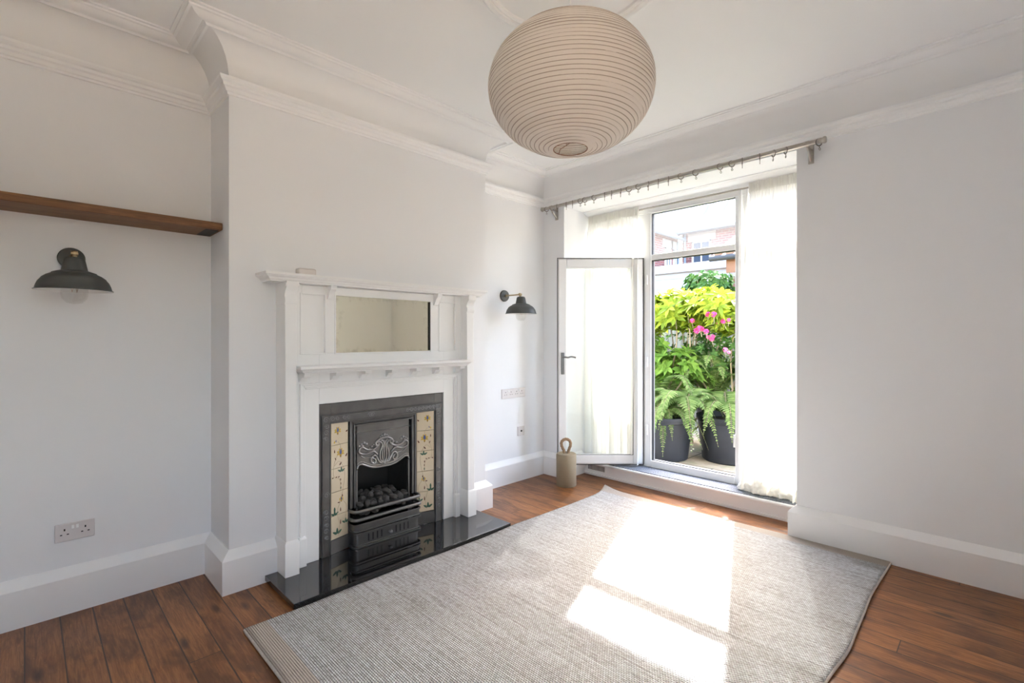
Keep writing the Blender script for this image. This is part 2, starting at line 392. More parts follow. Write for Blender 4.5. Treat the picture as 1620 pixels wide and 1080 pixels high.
def dup(root, loc, rz=None, label=None, sc_=None, name=None):
    r = root.copy(); col.objects.link(r); r.location = loc
    if rz is not None: r.rotation_euler = (0, 0, rz)
    if label: r['label'] = label
    for ch in list(root.children):
        c = ch.copy(); col.objects.link(c); c.parent = r
        for g in list(ch.children):
            d = g.copy(); col.objects.link(d); d.parent = c
    return r
def smoothpath(pts, n=6, closed=False):
    pts = [Vector(p) for p in pts]; out = []; N = len(pts)
    rng = range(N if closed else N-1)
    for i in rng:
        p0 = pts[i-1] if (i > 0 or closed) else pts[0]; p1 = pts[i]; p2 = pts[(i+1) % N]; p3 = pts[(i+2) % N] if (closed or i+2 < N) else pts[-1]
        for k in range(n):
            t = k/n; out.append(0.5*((2*p1)+(p2-p0)*t+(2*p0-5*p1+4*p2-p3)*t*t+(3*p1-p0-3*p2+p3)*t**3))
    if not closed: out.append(pts[-1])
    return out
def sweep(path, prof, closed=False, segs=None, capends=True):
    """path 2D with the room on its left; prof [(offset into room, z)]"""
    N = len(path); P = [Vector((p[0], p[1])) for p in path]
    def nrm(i):
        d = (P[(i+1) % N]-P[i]).normalized(); return Vector((-d.y, d.x))
    mit = []
    for i in range(N):
        if not closed and i == 0: m = nrm(0)
        elif not closed and i == N-1: m = nrm(N-2)
        else:
            a, b = nrm((i-1) % N), nrm(i); m = (a+b)/(1+a.dot(b))
        mit.append(m)
    mb = MB(); K = len(prof)
    allseg = range(N if closed else N-1)
    for sgm in (segs if segs is not None else allseg):
        i, j = sgm, (sgm+1) % N
        vs_ = [(*(P[i]+mit[i]*d), z) for d, z in prof]+[(*(P[j]+mit[j]*d), z) for d, z in prof]
        fs = [(k, k+1, K+k+1, K+k) for k in range(K-1)]+[(K-1, 0, K, 2*K-1)]
        if capends: fs += [tuple(range(K))[::-1], tuple(range(K, 2*K))]
        mb.add(vs_, fs)
    return mb

# ------------------------------------------------------------------ room
XL, XR, YF, YB = -3.2, 0.42, -0.32, 3.62
XC, YC0, YC1 = -2.854, 0.756, 2.544
ZC = 2.87
JL, JR, HEAD, YW = -2.94, -0.97, 2.56, 4.05      # reveal jambs, head, window plane
T = 0.16
struct(MB().box((XL-T, YF-T, -0.12), (XR+T, YB, 0)).build('floor', M['floor']))
struct(MB().box((XL-T, YF-T, ZC), (XR+T, YB+T, ZC+0.1)).build('ceiling', M['ceil']))
struct(MB().box((XL-T, YF-T, 0), (XL, YB+0.4, ZC)).build('wall_left', M['wall']))
# added window in the right-hand wall, out of camera view, to brighten the room
W2 = (-0.22, 0.78, 0.85, 2.40)
rw = MB(); rw.box((XR, YF-T, 0), (XR+T, W2[0], ZC)); rw.box((XR, W2[1], 0), (XR+T, YB+0.4, ZC)); rw.box((XR, W2[0], 0), (XR+T, W2[1], W2[2])); rw.box((XR, W2[0], W2[3]), (XR+T, W2[1], ZC))
struct(rw.build('wall_right', M['wall']))
w2 = bpy.data.objects.new('window_added_fill', None); col.objects.link(w2); w2['kind'] = 'structure'
rw = MB(); e_ = 0.05
rw.box((XR+.08, W2[0], W2[2]), (XR+.13, W2[0]+e_, W2[3])); rw.box((XR+.08, W2[1]-e_, W2[2]), (XR+.13, W2[1], W2[3])); rw.box((XR+.08, W2[0]+e_, W2[2]), (XR+.13, W2[1]-e_, W2[2]+e_)); rw.box((XR+.08, W2[0]+e_, W2[3]-e_), (XR+.13, W2[1]-e_, W2[3]))
rw.build('window_frame', M['upvc'], w2, bevel=.004)
MB().box((XR+.1, W2[0]+e_, W2[2]+e_), (XR+.106, W2[1]-e_, W2[3]-e_)).build('pane', M['glass_warm'], w2)
struct(MB().box((XR-.03, W2[0]-.04, W2[2]-.03), (XR+.1, W2[1]+.04, W2[2])).build('trim_added_window_sill', M['trim'], bevel=.004))
struct(MB().box((4, -8, -.1), (12, 16, .08)).build('ground_yard', M['paving']))
struct(MB().box((XR+T, -8, -.1), (4, YW+.07, .08)).build('ground_side', M['paving']))
struct(MB().box((XL, YF-T, 0), (XR, YF, ZC)).build('wall_front', M['wall']))
cb = MB()
FY0, FY1, FZ = 1.33, 1.97, 0.84
cb.box((XL, YC0, 0), (XC, FY0, ZC)); cb.box((XL, FY1, 0), (XC, YC1, ZC)); cb.box((XL, FY0, FZ), (XC, FY1, ZC))
struct(cb.build('wall_chimney_breast', M['wall']))
wb = MB()
wb.box((XL, YB, 0), (JL, YW+0.12, ZC)); wb.box((JR, YB, 0), (XR, YW+0.12, ZC)); wb.box((JL, YB, HEAD), (JR, YW+0.12, ZC))
struct(wb.build('wall_back', M['wall']))
# step / sill box under the window
st = MB(); st.box((JL, YB, -0.12), (JR, 3.89, 0.0))
struct(st.build('floor_alcove', M['floor']))
st = MB(); st.box((JL, 3.89, 0), (JR, YW+0.12, 0.118)); st.box((JL, 3.875, 0), (JR, 3.892, 0.02))
struct(st.build('trim_step_riser', M['trim'], bevel=0.003))
struct(MB().box((JL, 3.84, 0.112), (JR, 3.90, 0.135)).build('trim_step_nosing', M['trim'], bevel=0.009, seg=3))
struct(MB().box((JL, 3.862, 0.134), (JR, YW+0.02, 0.141)).build('floor_sill_carpet', M['carpet']))
# perimeter mouldings
plan = [(XL, YF), (XR, YF), (XR, YB), (XL, YB), (XL, YC1), (XC, YC1), (XC, YC0), (XL, YC0)]
cornice = [(0, 2.69), (0.004, 2.705), (0.009, 2.74), (0.021, 2.775), (0.042, 2.808), (0.07, 2.832), (0.10, 2.845), (0.121, 2.849),
           (0.121, 2.836), (0.134, 2.833), (0.14, 2.842), (0.152, 2.846), (0.156, 2.838), (0.176, 2.836), (0.196, 2.842), (0.21, 2.853), (0.222, 2.855), (0.224, 2.862), (0.238, 2.863), (0.24, 2.871), (0, 2.871)]
struct(sweep(plan, cornice, True, capends=False).build('trim_cornice', M['ceil'], smooth=25))
rail = [(-0.002, 2.585), (0.01, 2.588), (0.011, 2.598), (0.019, 2.602), (0.026, 2.616), (0.036, 2.622), (0.037, 2.636), (0.047, 2.642), (0.054, 2.652), (0.054, 2.664), (0.044, 2.668), (0.02, 2.662), (-0.002, 2.672)]
struct(sweep(plan, rail, True, capends=False).build('trim_picture_rail', M['trim'], smooth=20))
base = [(-0.002, 0.0), (0.042, 0.0), (0.042, 0.172), (0.036, 0.182), (0.004, 0.214), (-0.002, 0.214)]
bp = [(JR, 3.89), (JR, YB), (XR, YB), (XR, YF), (XL, YF), (XL, YC0), (XC, YC0), (XC, 0.988)][::-1]
struct(sweep(bp, base, segs=[5, 6]).build('baseboard_back', M['trim'], smooth=30))
struct(sweep(bp, base, segs=[4]).build('baseboard_right', M['trim'], smooth=30))
struct(sweep(bp, base, segs=[3]).build('baseboard_front', M['trim'], smooth=30))
struct(sweep(bp, base, segs=[2]).build('baseboard_left', M['trim'], smooth=30))
struct(sweep(bp, base, segs=[0, 1]).build('baseboard_chimney', M['trim'], smooth=30))
bp2 = [(XC, 2.318), (XC, YC1), (XL, YC1), (XL, YB), (JL, YB), (JL, 3.89)][::-1]
struct(sweep(bp2, base, segs=[3, 4]).build('baseboard_chimney_end', M['trim'], smooth=30))
struct(sweep(bp2, base, segs=[0, 1, 2]).build('baseboard_alcove', M['trim'], smooth=30))
# ceiling rose
RC = (-1.306, 1.65)
def ring(name, prof):
    struct(MB().lathe(prof, 96, (RC[0], RC[1], 0), cap=False).build(name, M['ceil'], smooth=30))
ring('trim_ceiling_rose', [(0.352, ZC+0.001), (0.355, ZC-0.012), (0.365, ZC-0.016), (0.374, ZC-0.012), (0.378, ZC-0.02), (0.395, ZC-0.025), (0.407, ZC-0.018), (0.412, ZC-0.012), (0.424, ZC-0.010), (0.43, ZC+0.001)])
# head mouldings at the window soffit
hm = [(0.05, HEAD+0.001), (0.05, HEAD-0.006), (0.062, HEAD-0.008), (0.07, HEAD-0.014), (0.115, HEAD-0.028), (0.15, HEAD-0.046), (0.155, HEAD-0.054), (0.19, HEAD-0.056), (0.19, HEAD+0.001)]
o = MB(); o.prism([(3.86+u, z) for u, z in hm], JL, JR, 'yz'); struct(o.build('trim_window_head', M['trim']))

# ------------------------------------------------------------------ window unit
F0, F1 = YW, YW+0.07
ZT = 2.505; ZB = 0.141
DX0, DX1 = -2.325, -1.475          # door opening outer edges of frame
OX0, OX1 = -2.274, -1.529          # clear opening
def frame_unit():
    root = thing('window_1', 'white plastic framed window unit with an open doorway in the middle', 'window', (0, 0, 0)); root['kind'] = 'structure'
    for k in ('label', 'category'): del root[k]
    f = MB()
    f.box((JL, F0, ZT-0.047), (JR, F1, HEAD-.05))                     # head
    f.box((JL, F0, ZB), (JL+0.05, F1, ZT-.047)); f.box((JR-0.05, F0, ZB), (JR, F1, ZT-.047))
    f.box((-2.405, F0, ZB), (OX0, F1, ZT-.047)); f.box((OX1, F0, ZB), (DX1+0.03, F1, ZT-.047))
    f.box((OX0, F0, 2.028), (OX1, F1, 2.078))
    f.box((OX0, F0-0.005, ZB), (OX1, F1, 0.205)); f.box((JL+.05, F0, ZB), (-2.405, F1, 0.205)); f.box((DX1+0.03, F0, ZB), (JR-.05, F1, 0.205))
    f.box((JL+.05, F0, 2.028), (-2.405, F1, 2.078)); f.box((DX1+0.03, F0, 2.028), (JR-.05, F1, 2.078))
    f.build('window_frame', M['upvc'], root, bevel=0.005)
    b = MB()   # steps of the right-hand mullion and glazing beads
    b.box((DX1-0.022, F0-0.02, ZB), (DX1+0.004, F0, ZT)); b.box((DX1+0.03, F0-0.012, ZB), (DX1+0.05, F0, ZT))
    b.box((OX0+0.004, F0-0.004, ZT-0.054), (OX1-0.004, F0+0.01, ZT-0.042))
    b.build('frame_bead', M['upvc'], root, bevel=0.004)
    g = MB()
    for (x0, x1, z0, z1) in ((OX0, OX1, 2.078, ZT-0.047), (OX0, OX1, 0.205, 2.028)):
        t_ = 0.006
        g.box((x0, F0+0.012, z0), (x0+t_, F0+0.05, z1)); g.box((x1-t_, F0+0.03, z0), (x1, F0+0.05, z1))
        g.box((x0, F0+0.012, z1-t_), (x1, F0+0.05, z1)); g.box((x0, F0+0.012, z0), (x1, F0+0.03, z0+0.004))
    g.build('gasket', M['gasket'], root)
    MB().box((OX0+0.004, F0+0.03, 2.08), (OX1-0.004, F0+0.036, ZT-0.048)).build('transom_pane', M['glass_veiled'], root)
    for (x0, x1) in ((JL+0.052, -2.407), (DX1+0.032, JR-0.052)):
        MB().box((x0, F0+0.03, 2.08), (x1, F0+0.036, ZT-0.048)).build('side_pane', M['glass'], root)
        MB().box((x0, F0+0.03, 0.206), (x1, F0+0.036, 2.026)).build('side_pane', M['glass'], root)
    k = MB()
    for z in (0.48, 1.1, 1.85):
        k.lathe([(0.009, z-0.045), (0.009, z+0.045)], 12, (OX0-0.035, F0-0.012, 0)); k.box((OX0-0.06, F0-0.006, z-0.04), (OX0-0.04, F0, z+0.04))
    k.build('hinge', M['upvc'], root, bevel=0.002)
    s = MB(); s.box((OX1-0.012, F0-0.004, 0.44), (OX1+0.002, F0+0.012, 0.54)); s.box((OX1-0.006, F0+0.02, 0.9), (OX1+0.001, F0+0.045, 1.2))
    s.build('strike_plate', M['upvc'], root)
    return root
frame_unit()
# open door leaf: local +x runs from the hinge to the free edge, local +y faces the garden side (away from camera)
dd = Vector((-0.7053, -0.7089, 0)); dang = math.atan2(dd.y, dd.x)
door = bpy.data.objects.new('door_1', None); col.objects.link(door); door['kind'] = 'structure'
door.location = (-2.338, 4.036, 0); door.rotation_euler = (0, 0, dang)
# in local coords camera side: camera direction -F = (.709,-.705); local y axis = rot90(dd) = (.7089,-.7053) -> +y faces camera
L, Z0, Z1 = 0.797, 0.153, 2.055
d = MB(); sw = 0.098
d.box((0.012, -0.055, Z0+0.01), (sw, 0, Z1-0.01)); d.box((L-sw+0.012, -0.055, Z0+0.01), (L-0.012, 0, Z1-0.01))
d.box((sw, -0.055, Z1-0.093), (L-sw+0.012, 0, Z1-0.01)); d.box((sw, -0.055, Z0+0.01), (L-sw+0.012, 0, Z0+0.093))
d.build('leaf_frame', M['upvc'], door, bevel=0.006)
d = MB(); d.box((0.003, -0.035, Z0+0.003), (0.02, -0.012, Z1-0.003)); d.box((L-0.02, -0.035, Z0+0.003), (L-0.003, -0.012, Z1-0.003))
d.box((0.003, -0.035, Z1-0.02), (L-0.003, -0.012, Z1-0.002)); d.box((0.003, -0.035, Z0+0.002), (L-0.003, -0.012, Z0+0.02))
d.build('leaf_edge', M['upvc'], door)
d = MB()
for z in (Z0, Z1-0.004): d.box((0, -0.016, z), (L, -0.004, z+0.005))
for x in (0, L-0.005): d.box((x, -0.016, Z0), (x+0.005, -0.004, Z1))
d.box((sw-0.001, -0.012, Z0+0.09), (sw+0.004, -0.002, Z1-0.09)); d.box((sw, -0.012, Z0+0.09), (L-sw+0.012, -0.002, Z0+0.095))
d.build('gasket', M['gasket'], door)
MB().box((sw-0.005, -0.036, Z0+0.088), (L-sw+0.017, -0.03, Z1-0.088)).build('pane', M['glass'], door)
h = MB(); hx = L-0.05
h.box((hx-0.016, 0, 0.985), (hx+0.016, 0.009, 1.185))
hp = h.build('handle_plate', M['handle'], door, bevel=0.006)
h = MB(); h.lathe([(0.01, 0.0), (0.01, 0.04)], 16, (hx, 0, 1.145), 'y')
h.tube(smoothpath([(hx, 0.04, 1.145), (hx-0.02, 0.045, 1.145), (hx-0.045, 0.045, 1.142), (hx-0.075, 0.045, 1.149), (hx-0.115, 0.045, 1.141)], 5), 0.008, 10)
h.lathe([(0.007, 0.008), (0.007, 0.014)], 12, (hx, 0, 1.05), 'y')
h.build('door_handle', M['handle'], hp, smooth=40)

# ------------------------------------------------------------------ fireplace surround
fp = thing('fireplace_surround', 'tall white painted wooden fireplace surround with overmantel mirror and two shelves', 'fireplace surround', (XC, 1.65, 0.04))
FO = Vector((XC, 1.65, 0.04))
def fbuild(mb, name, mat, parent=fp, **k):
    return mb.build(name, mat, parent, origin=None, **k) if False else _fb(mb, name, mat, parent, **k)
def _fb(mb, name, mat, parent, **k):
    mb.v = [(p[0]-FO.x, p[1]-FO.y, p[2]-FO.z) for p in mb.v]
    return mb.build(name, mat, parent, **k)
XB = -2.79
b = MB()
b.box((XC, 1.02, 0.04), (XB, 1.205, 1.232)); b.box((XC, 2.095, 0.04), (XB, 2.28, 1.232))
b.box((XC, 1.02, 1.232), (XB, 1.105, 1.62)); b.box((XC, 2.195, 1.232), (XB, 2.28, 1.62))
b.box((XC, 1.205, 0.937), (XB, 2.095, 1.232))
b.box((XC, 1.105, 1.57), (XB, 2.195, 1.62))
b.box((XC, 1.238, 1.232), (XB, 1.305, 1.57)); b.box((XC, 1.98, 1.232), (XB, 2.06, 1.57))
_fb(b, 'back_board', M['surround'], fp, bevel=0.002)
for (y0, y1) in ((1.105, 1.238), (2.06, 2.195)):
    b = MB(); e = 0.009
    for (a, c) in (((y0-e, 1.225), (y0, 1.575)), ((y1, 1.225), (y1+e, 1.575)), ((y0, 1.225-e+0.009), (y1, 1.234)), ((y0, 1.566), (y1, 1.575))):
        b.box((XB-0.004, a[0], a[1]), (XB+0.005, c[0], c[1]))
    b.box((XB-0.03, y0-.004, 1.23), (XB-0.014, y1+.004, 1.572))
    _fb(b, 'side_panel', M['surround'], fp, bevel=0.002)
b = MB(); e = 0.008
b.box((XB-0.004, 1.305-e, 1.232-e), (XB+0.005, 1.305, 1.57+e)); b.box((XB-0.004, 1.98, 1.232-e), (XB+0.005, 1.98+e, 1.57+e))
b.box((XB-0.004, 1.305, 1.232-e), (XB+0.005, 1.98, 1.232)); b.box((XB-0.004, 1.305, 1.57), (XB+0.005, 1.98, 1.57+e))
mf = _fb(b, 'mirror_frame', M['surround'], fp, bevel=0.002)
mm = MB().box((-0.003, -0.3375, -0.169), (0.003, 0.3375, 0.169)).build('mirror_glass', M['mirror'], fp)
mm.location = Vector((-2.802, 1.6425, 1.401))-FO; mm['label'] = 'aged mirror glass'
b = MB(); b.box((-2.8, 1.974, 1.236), (-2.788, 1.980, 1.566)); _fb(b, 'mirror_rebate', M['iron_dark'], fp)
# lower architrave
b = MB()
def arch_prof(x0): return x0
for (o_, i_, xf) in ((0.0, 0.012, 0.022), (0.012, 0.024, 0.014), (0.024, 0.034, 0.008)):
    ya, yb, zt = 1.09+o_, 2.212-o_, 1.062-o_
    yc, yd, zu = 1.09+i_, 2.212-i_, 1.062-i_
    b.box((XB-0.002, ya, 0.04), (XB+xf, yc, zt)); b.box((XB-0.002, yd, 0.04), (XB+xf, yb, zt)); b.box((XB-0.002, yc, zu), (XB+xf, yd, zt))
_fb(b, 'architrave_moulding', M['surround'], fp, bevel=0.0025)
for (y0, y1) in ((1.083, 1.122), (2.18, 2.219)):
    b = MB(); b.loft([(XB-0.002, XB+0.03, y0, y1, 0.04), (XB-0.002, XB+0.03, y0, y1, 0.195), (XB-0.002, XB+0.022, y0+0.003, y1-0.003, 0.205)])
    _fb(b, 'architrave_block', M['surround'], fp, bevel=0.002)
# pilasters
for (y0, y1) in ((0.99, 1.05), (2.25, 2.312)):
    b = MB(); b.loft([(XC, -2.708, y0, y1, 0.04), (XC, -2.708, y0, y1, 0.24), (XC, -2.722, y0, y1, 1.53)])
    pl = _fb(b, 'pilaster', M['surround'], fp, bevel=0.003)
    b = MB(); b.loft([(XC, -2.698, y0-0.008, y1+0.008, 0.04), (XC, -2.698, y0-0.008, y1+0.008, 0.215), (XC, -2.706, y0-0.001, y1+0.001, 0.228)])
    _fb(b, 'plinth_block', M['surround'], fp, bevel=0.002)
    b = MB()
    prof = [(XC, 1.50), (-2.722, 1.50), (-2.715, 1.515), (-2.714, 1.53), (-2.722, 1.545), (-2.722, 1.555), (-2.712, 1.575), (-2.70, 1.588), (-2.694, 1.60), (-2.694, 1.626), (XC, 1.626)]
    b.prism(prof, y0-0.002, y1+0.002, 'xz')
    b.lathe([(0.012, y0-0.006), (0.012, y1+0.006)], 16, (-2.706, 0, 1.607), 'y')
    _fb(b, 'capital', M['surround'], fp, bevel=0.0015)
for yc in (1.268, 2.022):
    b = MB(); prof = [(XB, 1.545), (-2.775, 1.55), (-2.763, 1.57), (-2.755, 1.585), (-2.735, 1.60), (-2.73, 1.626), (XB, 1.626)]
    b.prism(prof, yc-0.018, yc+0.018, 'xz'); _fb(b, 'shelf_corbel', M['surround'], fp, bevel=0.0015)
b = MB()
def shelfloft(mb, x0, xf, y0, y1, levels):
    mb.loft([(x0, xf-i, y0+i, y1-i, z) for i, z in levels])
shelfloft(b, XC, -2.685, 0.882, 2.42, [(0.034, 1.622), (0.034, 1.628), (0.026, 1.632), (0.018, 1.642), (0.008, 1.648), (0.006, 1.652), (0.0, 1.655), (0.0, 1.668)])
_fb(b, 'mantel_shelf', M['surround'], fp, smooth=20)
b = MB(); shelfloft(b, XB-0.002, -2.66, 1.05, 2.25, [(0.03, 1.122), (0.03, 1.127), (0.02, 1.131), (0.012, 1.142), (0.004, 1.147), (0.0, 1.15), (0.0, 1.165)])
_fb(b, 'lower_shelf', M['surround'], fp, smooth=20)
for i in range(7):
    yc = 1.108+i*(2.20-1.108)/6
    b = MB(); prof = [(XB, 1.072), (-2.778, 1.074), (-2.762, 1.085), (-2.752, 1.098), (-2.738, 1.10), (-2.712, 1.103), (-2.706, 1.124), (XB, 1.124)]
    b.prism(prof, yc-0.021, yc+0.021, 'xz'); _fb(b, 'dentil_bracket', M['surround'], fp, bevel=0.0015)
# small box on the mantel
o = MB(); o.box((-2.83, 1.085, 1.672), (-2.775, 1.185, 1.712)); o = o.build('plastic_box', M['cream'], bevel=0.008, origin=(-2.80, 1.135, 1.668))
tag(o, 'small cream plastic box standing on top of the mantel shelf at its left', 'plastic box')
q = MB(); q.box((-2.775, 1.115, 1.669), (-2.771, 1.128, 1.678)); q.box((-2.775, 1.155, 1.669), (-2.771, 1.175, 1.678)); q.box((-2.82, 1.095, 1.6685), (-2.78, 1.175, 1.673))
q.v = [(p[0]+2.80, p[1]-1.135, p[2]-1.668) for p in q.v]; q.build('foot', M['iron_dark'], o)

# ------------------------------------------------------------------ hearth
hh = MB(); hh.box((-2.812, 0.918, 0.012), (-2.41, 2.385, 0.04))
tag(hh.build('hearth_slab', M['granite'], bevel=0.002, origin=(-2.61, 1.65, 0.0)), 'polished black granite hearth slab laid in front of the fireplace', 'hearth')
o = bpy.data.objects['hearth_slab']
q = MB(); q.box((-2.81, 0.93, 0.0), (-2.428, 2.375, 0.012)); q.v = [(p[0]+2.61, p[1]-1.65, p[2]) for p in q.v]; q.build('mortar_bed', M['gutter'], o)

# ------------------------------------------------------------------ cast iron insert
ins = thing('fireplace_insert', 'black cast iron fireplace insert with floral tiles and fire grate', 'fireplace', (XC, 1.65, 0.04))
IY0, IY1, IZ1 = 1.207, 2.093, 0.935
XI = -2.80
b = MB()
b.box((XC, IY0, 0.041), (XI, 1.278, IZ1)); b.box((XC, 2.022, 0.041), (XI, IY1, IZ1)); b.box((XC, 1.278, 0.82), (XI, 2.022, IZ1))
ofr = _fb(b, 'outer_frame', M['iron'], ins, bevel=0.003)
b = MB(); xr = XI+0.009
b.box((XI, 1.222, 0.041), (xr, 1.274, 0.868)); b.box((XI, 2.026, 0.041), (xr, 2.078, 0.868)); b.box((XI, 1.274, 0.815), (xr, 2.026, 0.868))
for (y0, y1) in ((1.222, 1.274), (2.026, 2.078)):
    b.tube([(xr, y0+0.004, 0.05), (xr, y0+0.004, 0.862)], 0.003, 6); b.tube([(xr, y1-0.004, 0.05), (xr, y1-0.004, 0.822)], 0.003, 6)
b.tube([(xr, 1.226, 0.862), (xr, 2.074, 0.862)], 0.003, 6); b.tube([(xr, 1.27, 0.822), (xr, 2.03, 0.822)], 0.003, 6)
# scroll ornament on the border
rnd = random.Random(4)
def scroll(cy_, cz, s, flip=1, turns=1.3):
    pts = []
    for k in range(16):
        a = k/15*turns*2*PI; r = s*(1-0.75*k/15)
        pts.append((xr+0.001, cy_+flip*r*math.cos(a), cz+r*math.sin(a)))
    b.tube(pts, 0.0026, 6, mi=1)
for yc, fl in ((1.248, 1), (2.052, -1)):
    for z, s in ((0.84, .018), (0.80, .016), (0.765, .015), (0.73, .013), (0.40, .017), (0.30, .015), (0.265, .016), (0.225, .014), (0.19, .016), (0.15, .013)):
        scroll(yc+rnd.uniform(-.004, .004), z, s, fl*rnd.choice((1, -1)))
for y, s in ((1.285, .016), (1.315, .013), (1.36, .012), (1.385, .012), (1.53, .016), (1.545, .015), (1.80, .013), (1.83, .015), (1.86, .014), (1.89, .013), (1.92, .015), (1.95, .014), (1.98, .013), (2.01, .015), (2.035, .016)):
    scroll(y, 0.842, s, rnd.choice((1, -1)))
_fb(b, 'raised_border', [M['iron'], M['iron_edge']], ins, smooth=40)
# tile panels, splayed
for sgn in (-1, 1):
    ys = lambda y: 1.65+sgn*(1.65-y)*-1 if False else (y if sgn < 0 else 3.30-y)
    P0 = Vector((XI, ys(1.281), 0)); P1 = Vector((-2.832, ys(1.402), 0))
    ax = (P1-P0); Wd = ax.length; ax.normalize(); nn = Vector((0, 0, 1)).cross(ax)
    if nn.x < 0: nn = -nn
    def TP(u, z, hgt=0.0):
        p = P0+ax*u+nn*hgt; return (p.x, p.y, z)
    tb = MB(); zb, zt = 0.124, 0.822; th = (zt-zb)/5
    tb.add([TP(0, zb, -0.006), TP(Wd, zb, -0.006), TP(Wd, zt, -0.006), TP(0, zt, -0.006)], [(0, 1, 2, 3)], 5)
    g_ = 0.0008
    for k in range(5):
        a, c = zb+k*th+g_, zb+(k+1)*th-g_
        vs_ = [TP(0, a, -0.008), TP(Wd, a, -0.008), TP(Wd, c, -0.008), TP(0, c, -0.008), TP(0.001, a+.001, 0), TP(Wd-.001, a+.001, 0), TP(Wd-.001, c-.001, 0), TP(0.001, c-.001, 0)]
        tb.add(vs_, [(0,3,2,1),(4,5,6,7),(0,1,5,4),(1,2,6,5),(2,3,7,6),(3,0,4,7)], 0)
    def petal(u, z, lu, lz, ang, mi, hgt=0.0009):
        n_ = 10; pts = []
        for k in range(n_):
            a = 2*PI*k/n_; x = lu*math.cos(a); y = lz*math.sin(a)*(1-0.35*math.cos(a))
            pts.append((u+x*math.cos(ang)-y*math.sin(ang), z+x*math.sin(ang)+y*math.cos(ang)))
        top = [TP(min(Wd-.002, max(.002, p)), q, hgt) for p, q in pts]; bot = [TP(min(Wd-.002, max(.002, p)), q, 0) for p, q in pts]
        tb.add(bot+top, [tuple(range(n_, 2*n_))]+[(i, (i+1) % n_, n_+(i+1) % n_, n_+i) for i in range(n_)], mi)
    U = lambda f: Wd*f
    def flower(u, z, s=1.0):
        for a in (20, 70, 110, 160, 200, 340, 270): petal(u+0.014*s*math.cos(math.radians(a)), z+0.014*s*math.sin(math.radians(a)), .011*s, .006*s, math.radians(a), 2)
        petal(u, z+.006*s, .014*s, .007*s, PI/2, 3, .0016); petal(u, z-.016*s, .009*s, .003*s, PI/2, 4)
    def leaf3(u, z, s=1.0):
        for a in (30, 90, 150): petal(u+0.018*s*math.cos(math.radians(a)), z+0.018*s*math.sin(math.radians(a)), .016*s, .0065*s, math.radians(a), 1)
    flower(U(.38), .765); petal(U(.92), .755, .008, .004, .6, 4); petal(U(.2), .70, .008, .004, 1.2, 2); petal(U(.28), .705, .007, .003, 1.3, 3)
    flower(U(.55), .63, 1.15); petal(U(.2), .645, .01, .003, PI/2, 4); petal(U(.9), .61, .011, .004, 1.0, 4); petal(U(.25), .60, .009, .003, 2.0, 4)
    petal(U(.55), .565, .012, .004, .8, 4); leaf3(U(.6), .515, .9)
    for k, (u, z) in enumerate(((.1, .49), (.3, .49), (.45, .488), (.55, .47), (.56, .445))): petal(U(u), z, .007, .003, .3 if k < 3 else PI/2, 4)
    petal(U(.56), .42, .009, .004, PI/2, 1)
    flower(U(.6), .35, .7); petal(U(.45), .335, .009, .003, 0, 4); petal(U(.66), .37, .008, .003, PI/2, 4); petal(U(.55), .29, .012, .003, PI/2, 4)
    leaf3(U(.2), .265, .95); petal(U(.2), .30, .014, .006, PI/2, 1); leaf3(U(.85), .20, .9); leaf3(U(.35), .15, 1.1); petal(U(.55), .215, .014, .003, PI/2, 4)
    for pts in ([(.4, .70), (.55, .66), (.2, .58), (.15, .5), (.5, .47), (.55, .4)], [(.2, .56), (.5, .58), (.8, .5), (.6, .36), (.35, .28), (.5, .2), (.4, .14)], [(.6, .35), (.9, .3), (.8, .2)]):
        pth = smoothpath([TP(U(u), z, 0.0004) for u, z in pts], 6); tb.tube(pth, 0.0011, 5, mi=6)
    _fb(tb, 'tile_panel', [M['tile'], M['motif_green'], M['motif_yellow'], M['motif_blue'], M['motif_brown'], M['grout'], M['motif_line']], ins, fix=True)['label'] = 'cream glazed tiles painted with yellow and blue flowers'
    kb = MB(); q = [P0, P1]
    kb.add([TP(-.004, .041, .004), TP(Wd, .041, .004), TP(Wd, .122, .004), TP(-.004, .122, .004), TP(-.004, .041, -.03), TP(Wd, .041, -.03), TP(Wd, .122, -.03), TP(-.004, .122, -.03)], [(0,1,2,3),(7,6,5,4),(0,4,5,1),(1,5,6,2),(2,6,7,3),(3,7,4,0)])
    kb.box((-2.852, ys(1.398), 0.041), (-2.842, ys(1.42), 0.82))
    _fb(kb, 'tile_kerb', M['iron'], ins)
# canopy plate with arched opening
XP = -2.834
b = MB(); CY0, CY1 = 1.411, 1.889
archR = [(0.0, .489), (.04, .489), (.08, .495), (.11, .506), (.135, .518), (.155, .527), (.172, .527), (.183, .518), (.188, .505)]
arch = [(1.65-u, z) for u, z in archR[::-1]]+[(1.65+u, z) for u, z in archR[1:]]
arch = [(p.x, p.y) for p in smoothpath([(u, z, 0) for u, z in arch], 4)]
pts = arch
vs_ = []; fs = []
for (u, z) in pts: vs_ += [(XP, u, z), (XP, u, 0.79), (XP-0.014, u, z), (XP-0.014, u, 0.79)]
for i in range(len(pts)-1):
    a, c = i*4, (i+1)*4; fs += [(a, c, c+1, a+1), (a+2, a+3, c+3, c+2), (a, a+2, c+2, c)]
b.add(vs_, fs)
_fb(b, 'canopy_plate', M['iron'], ins, fix=True)
b = MB()
for (o_, w_, xx) in ((0, .012, XP+.012), (.012, .012, XP+.005), (.024, .012, XP+.014)):
    b.box((XP-.016, CY0+o_, .27), (xx, CY0+o_+w_, .81-o_)); b.box((XP-.016, CY1-o_-w_, .27), (xx, CY1-o_, .81-o_))
    b.box((XP-.016, CY0+o_+w_, .81-o_-w_), (xx, CY1-o_-w_, .81-o_))
_fb(b, 'canopy_border', M['iron'], ins, bevel=0.003)
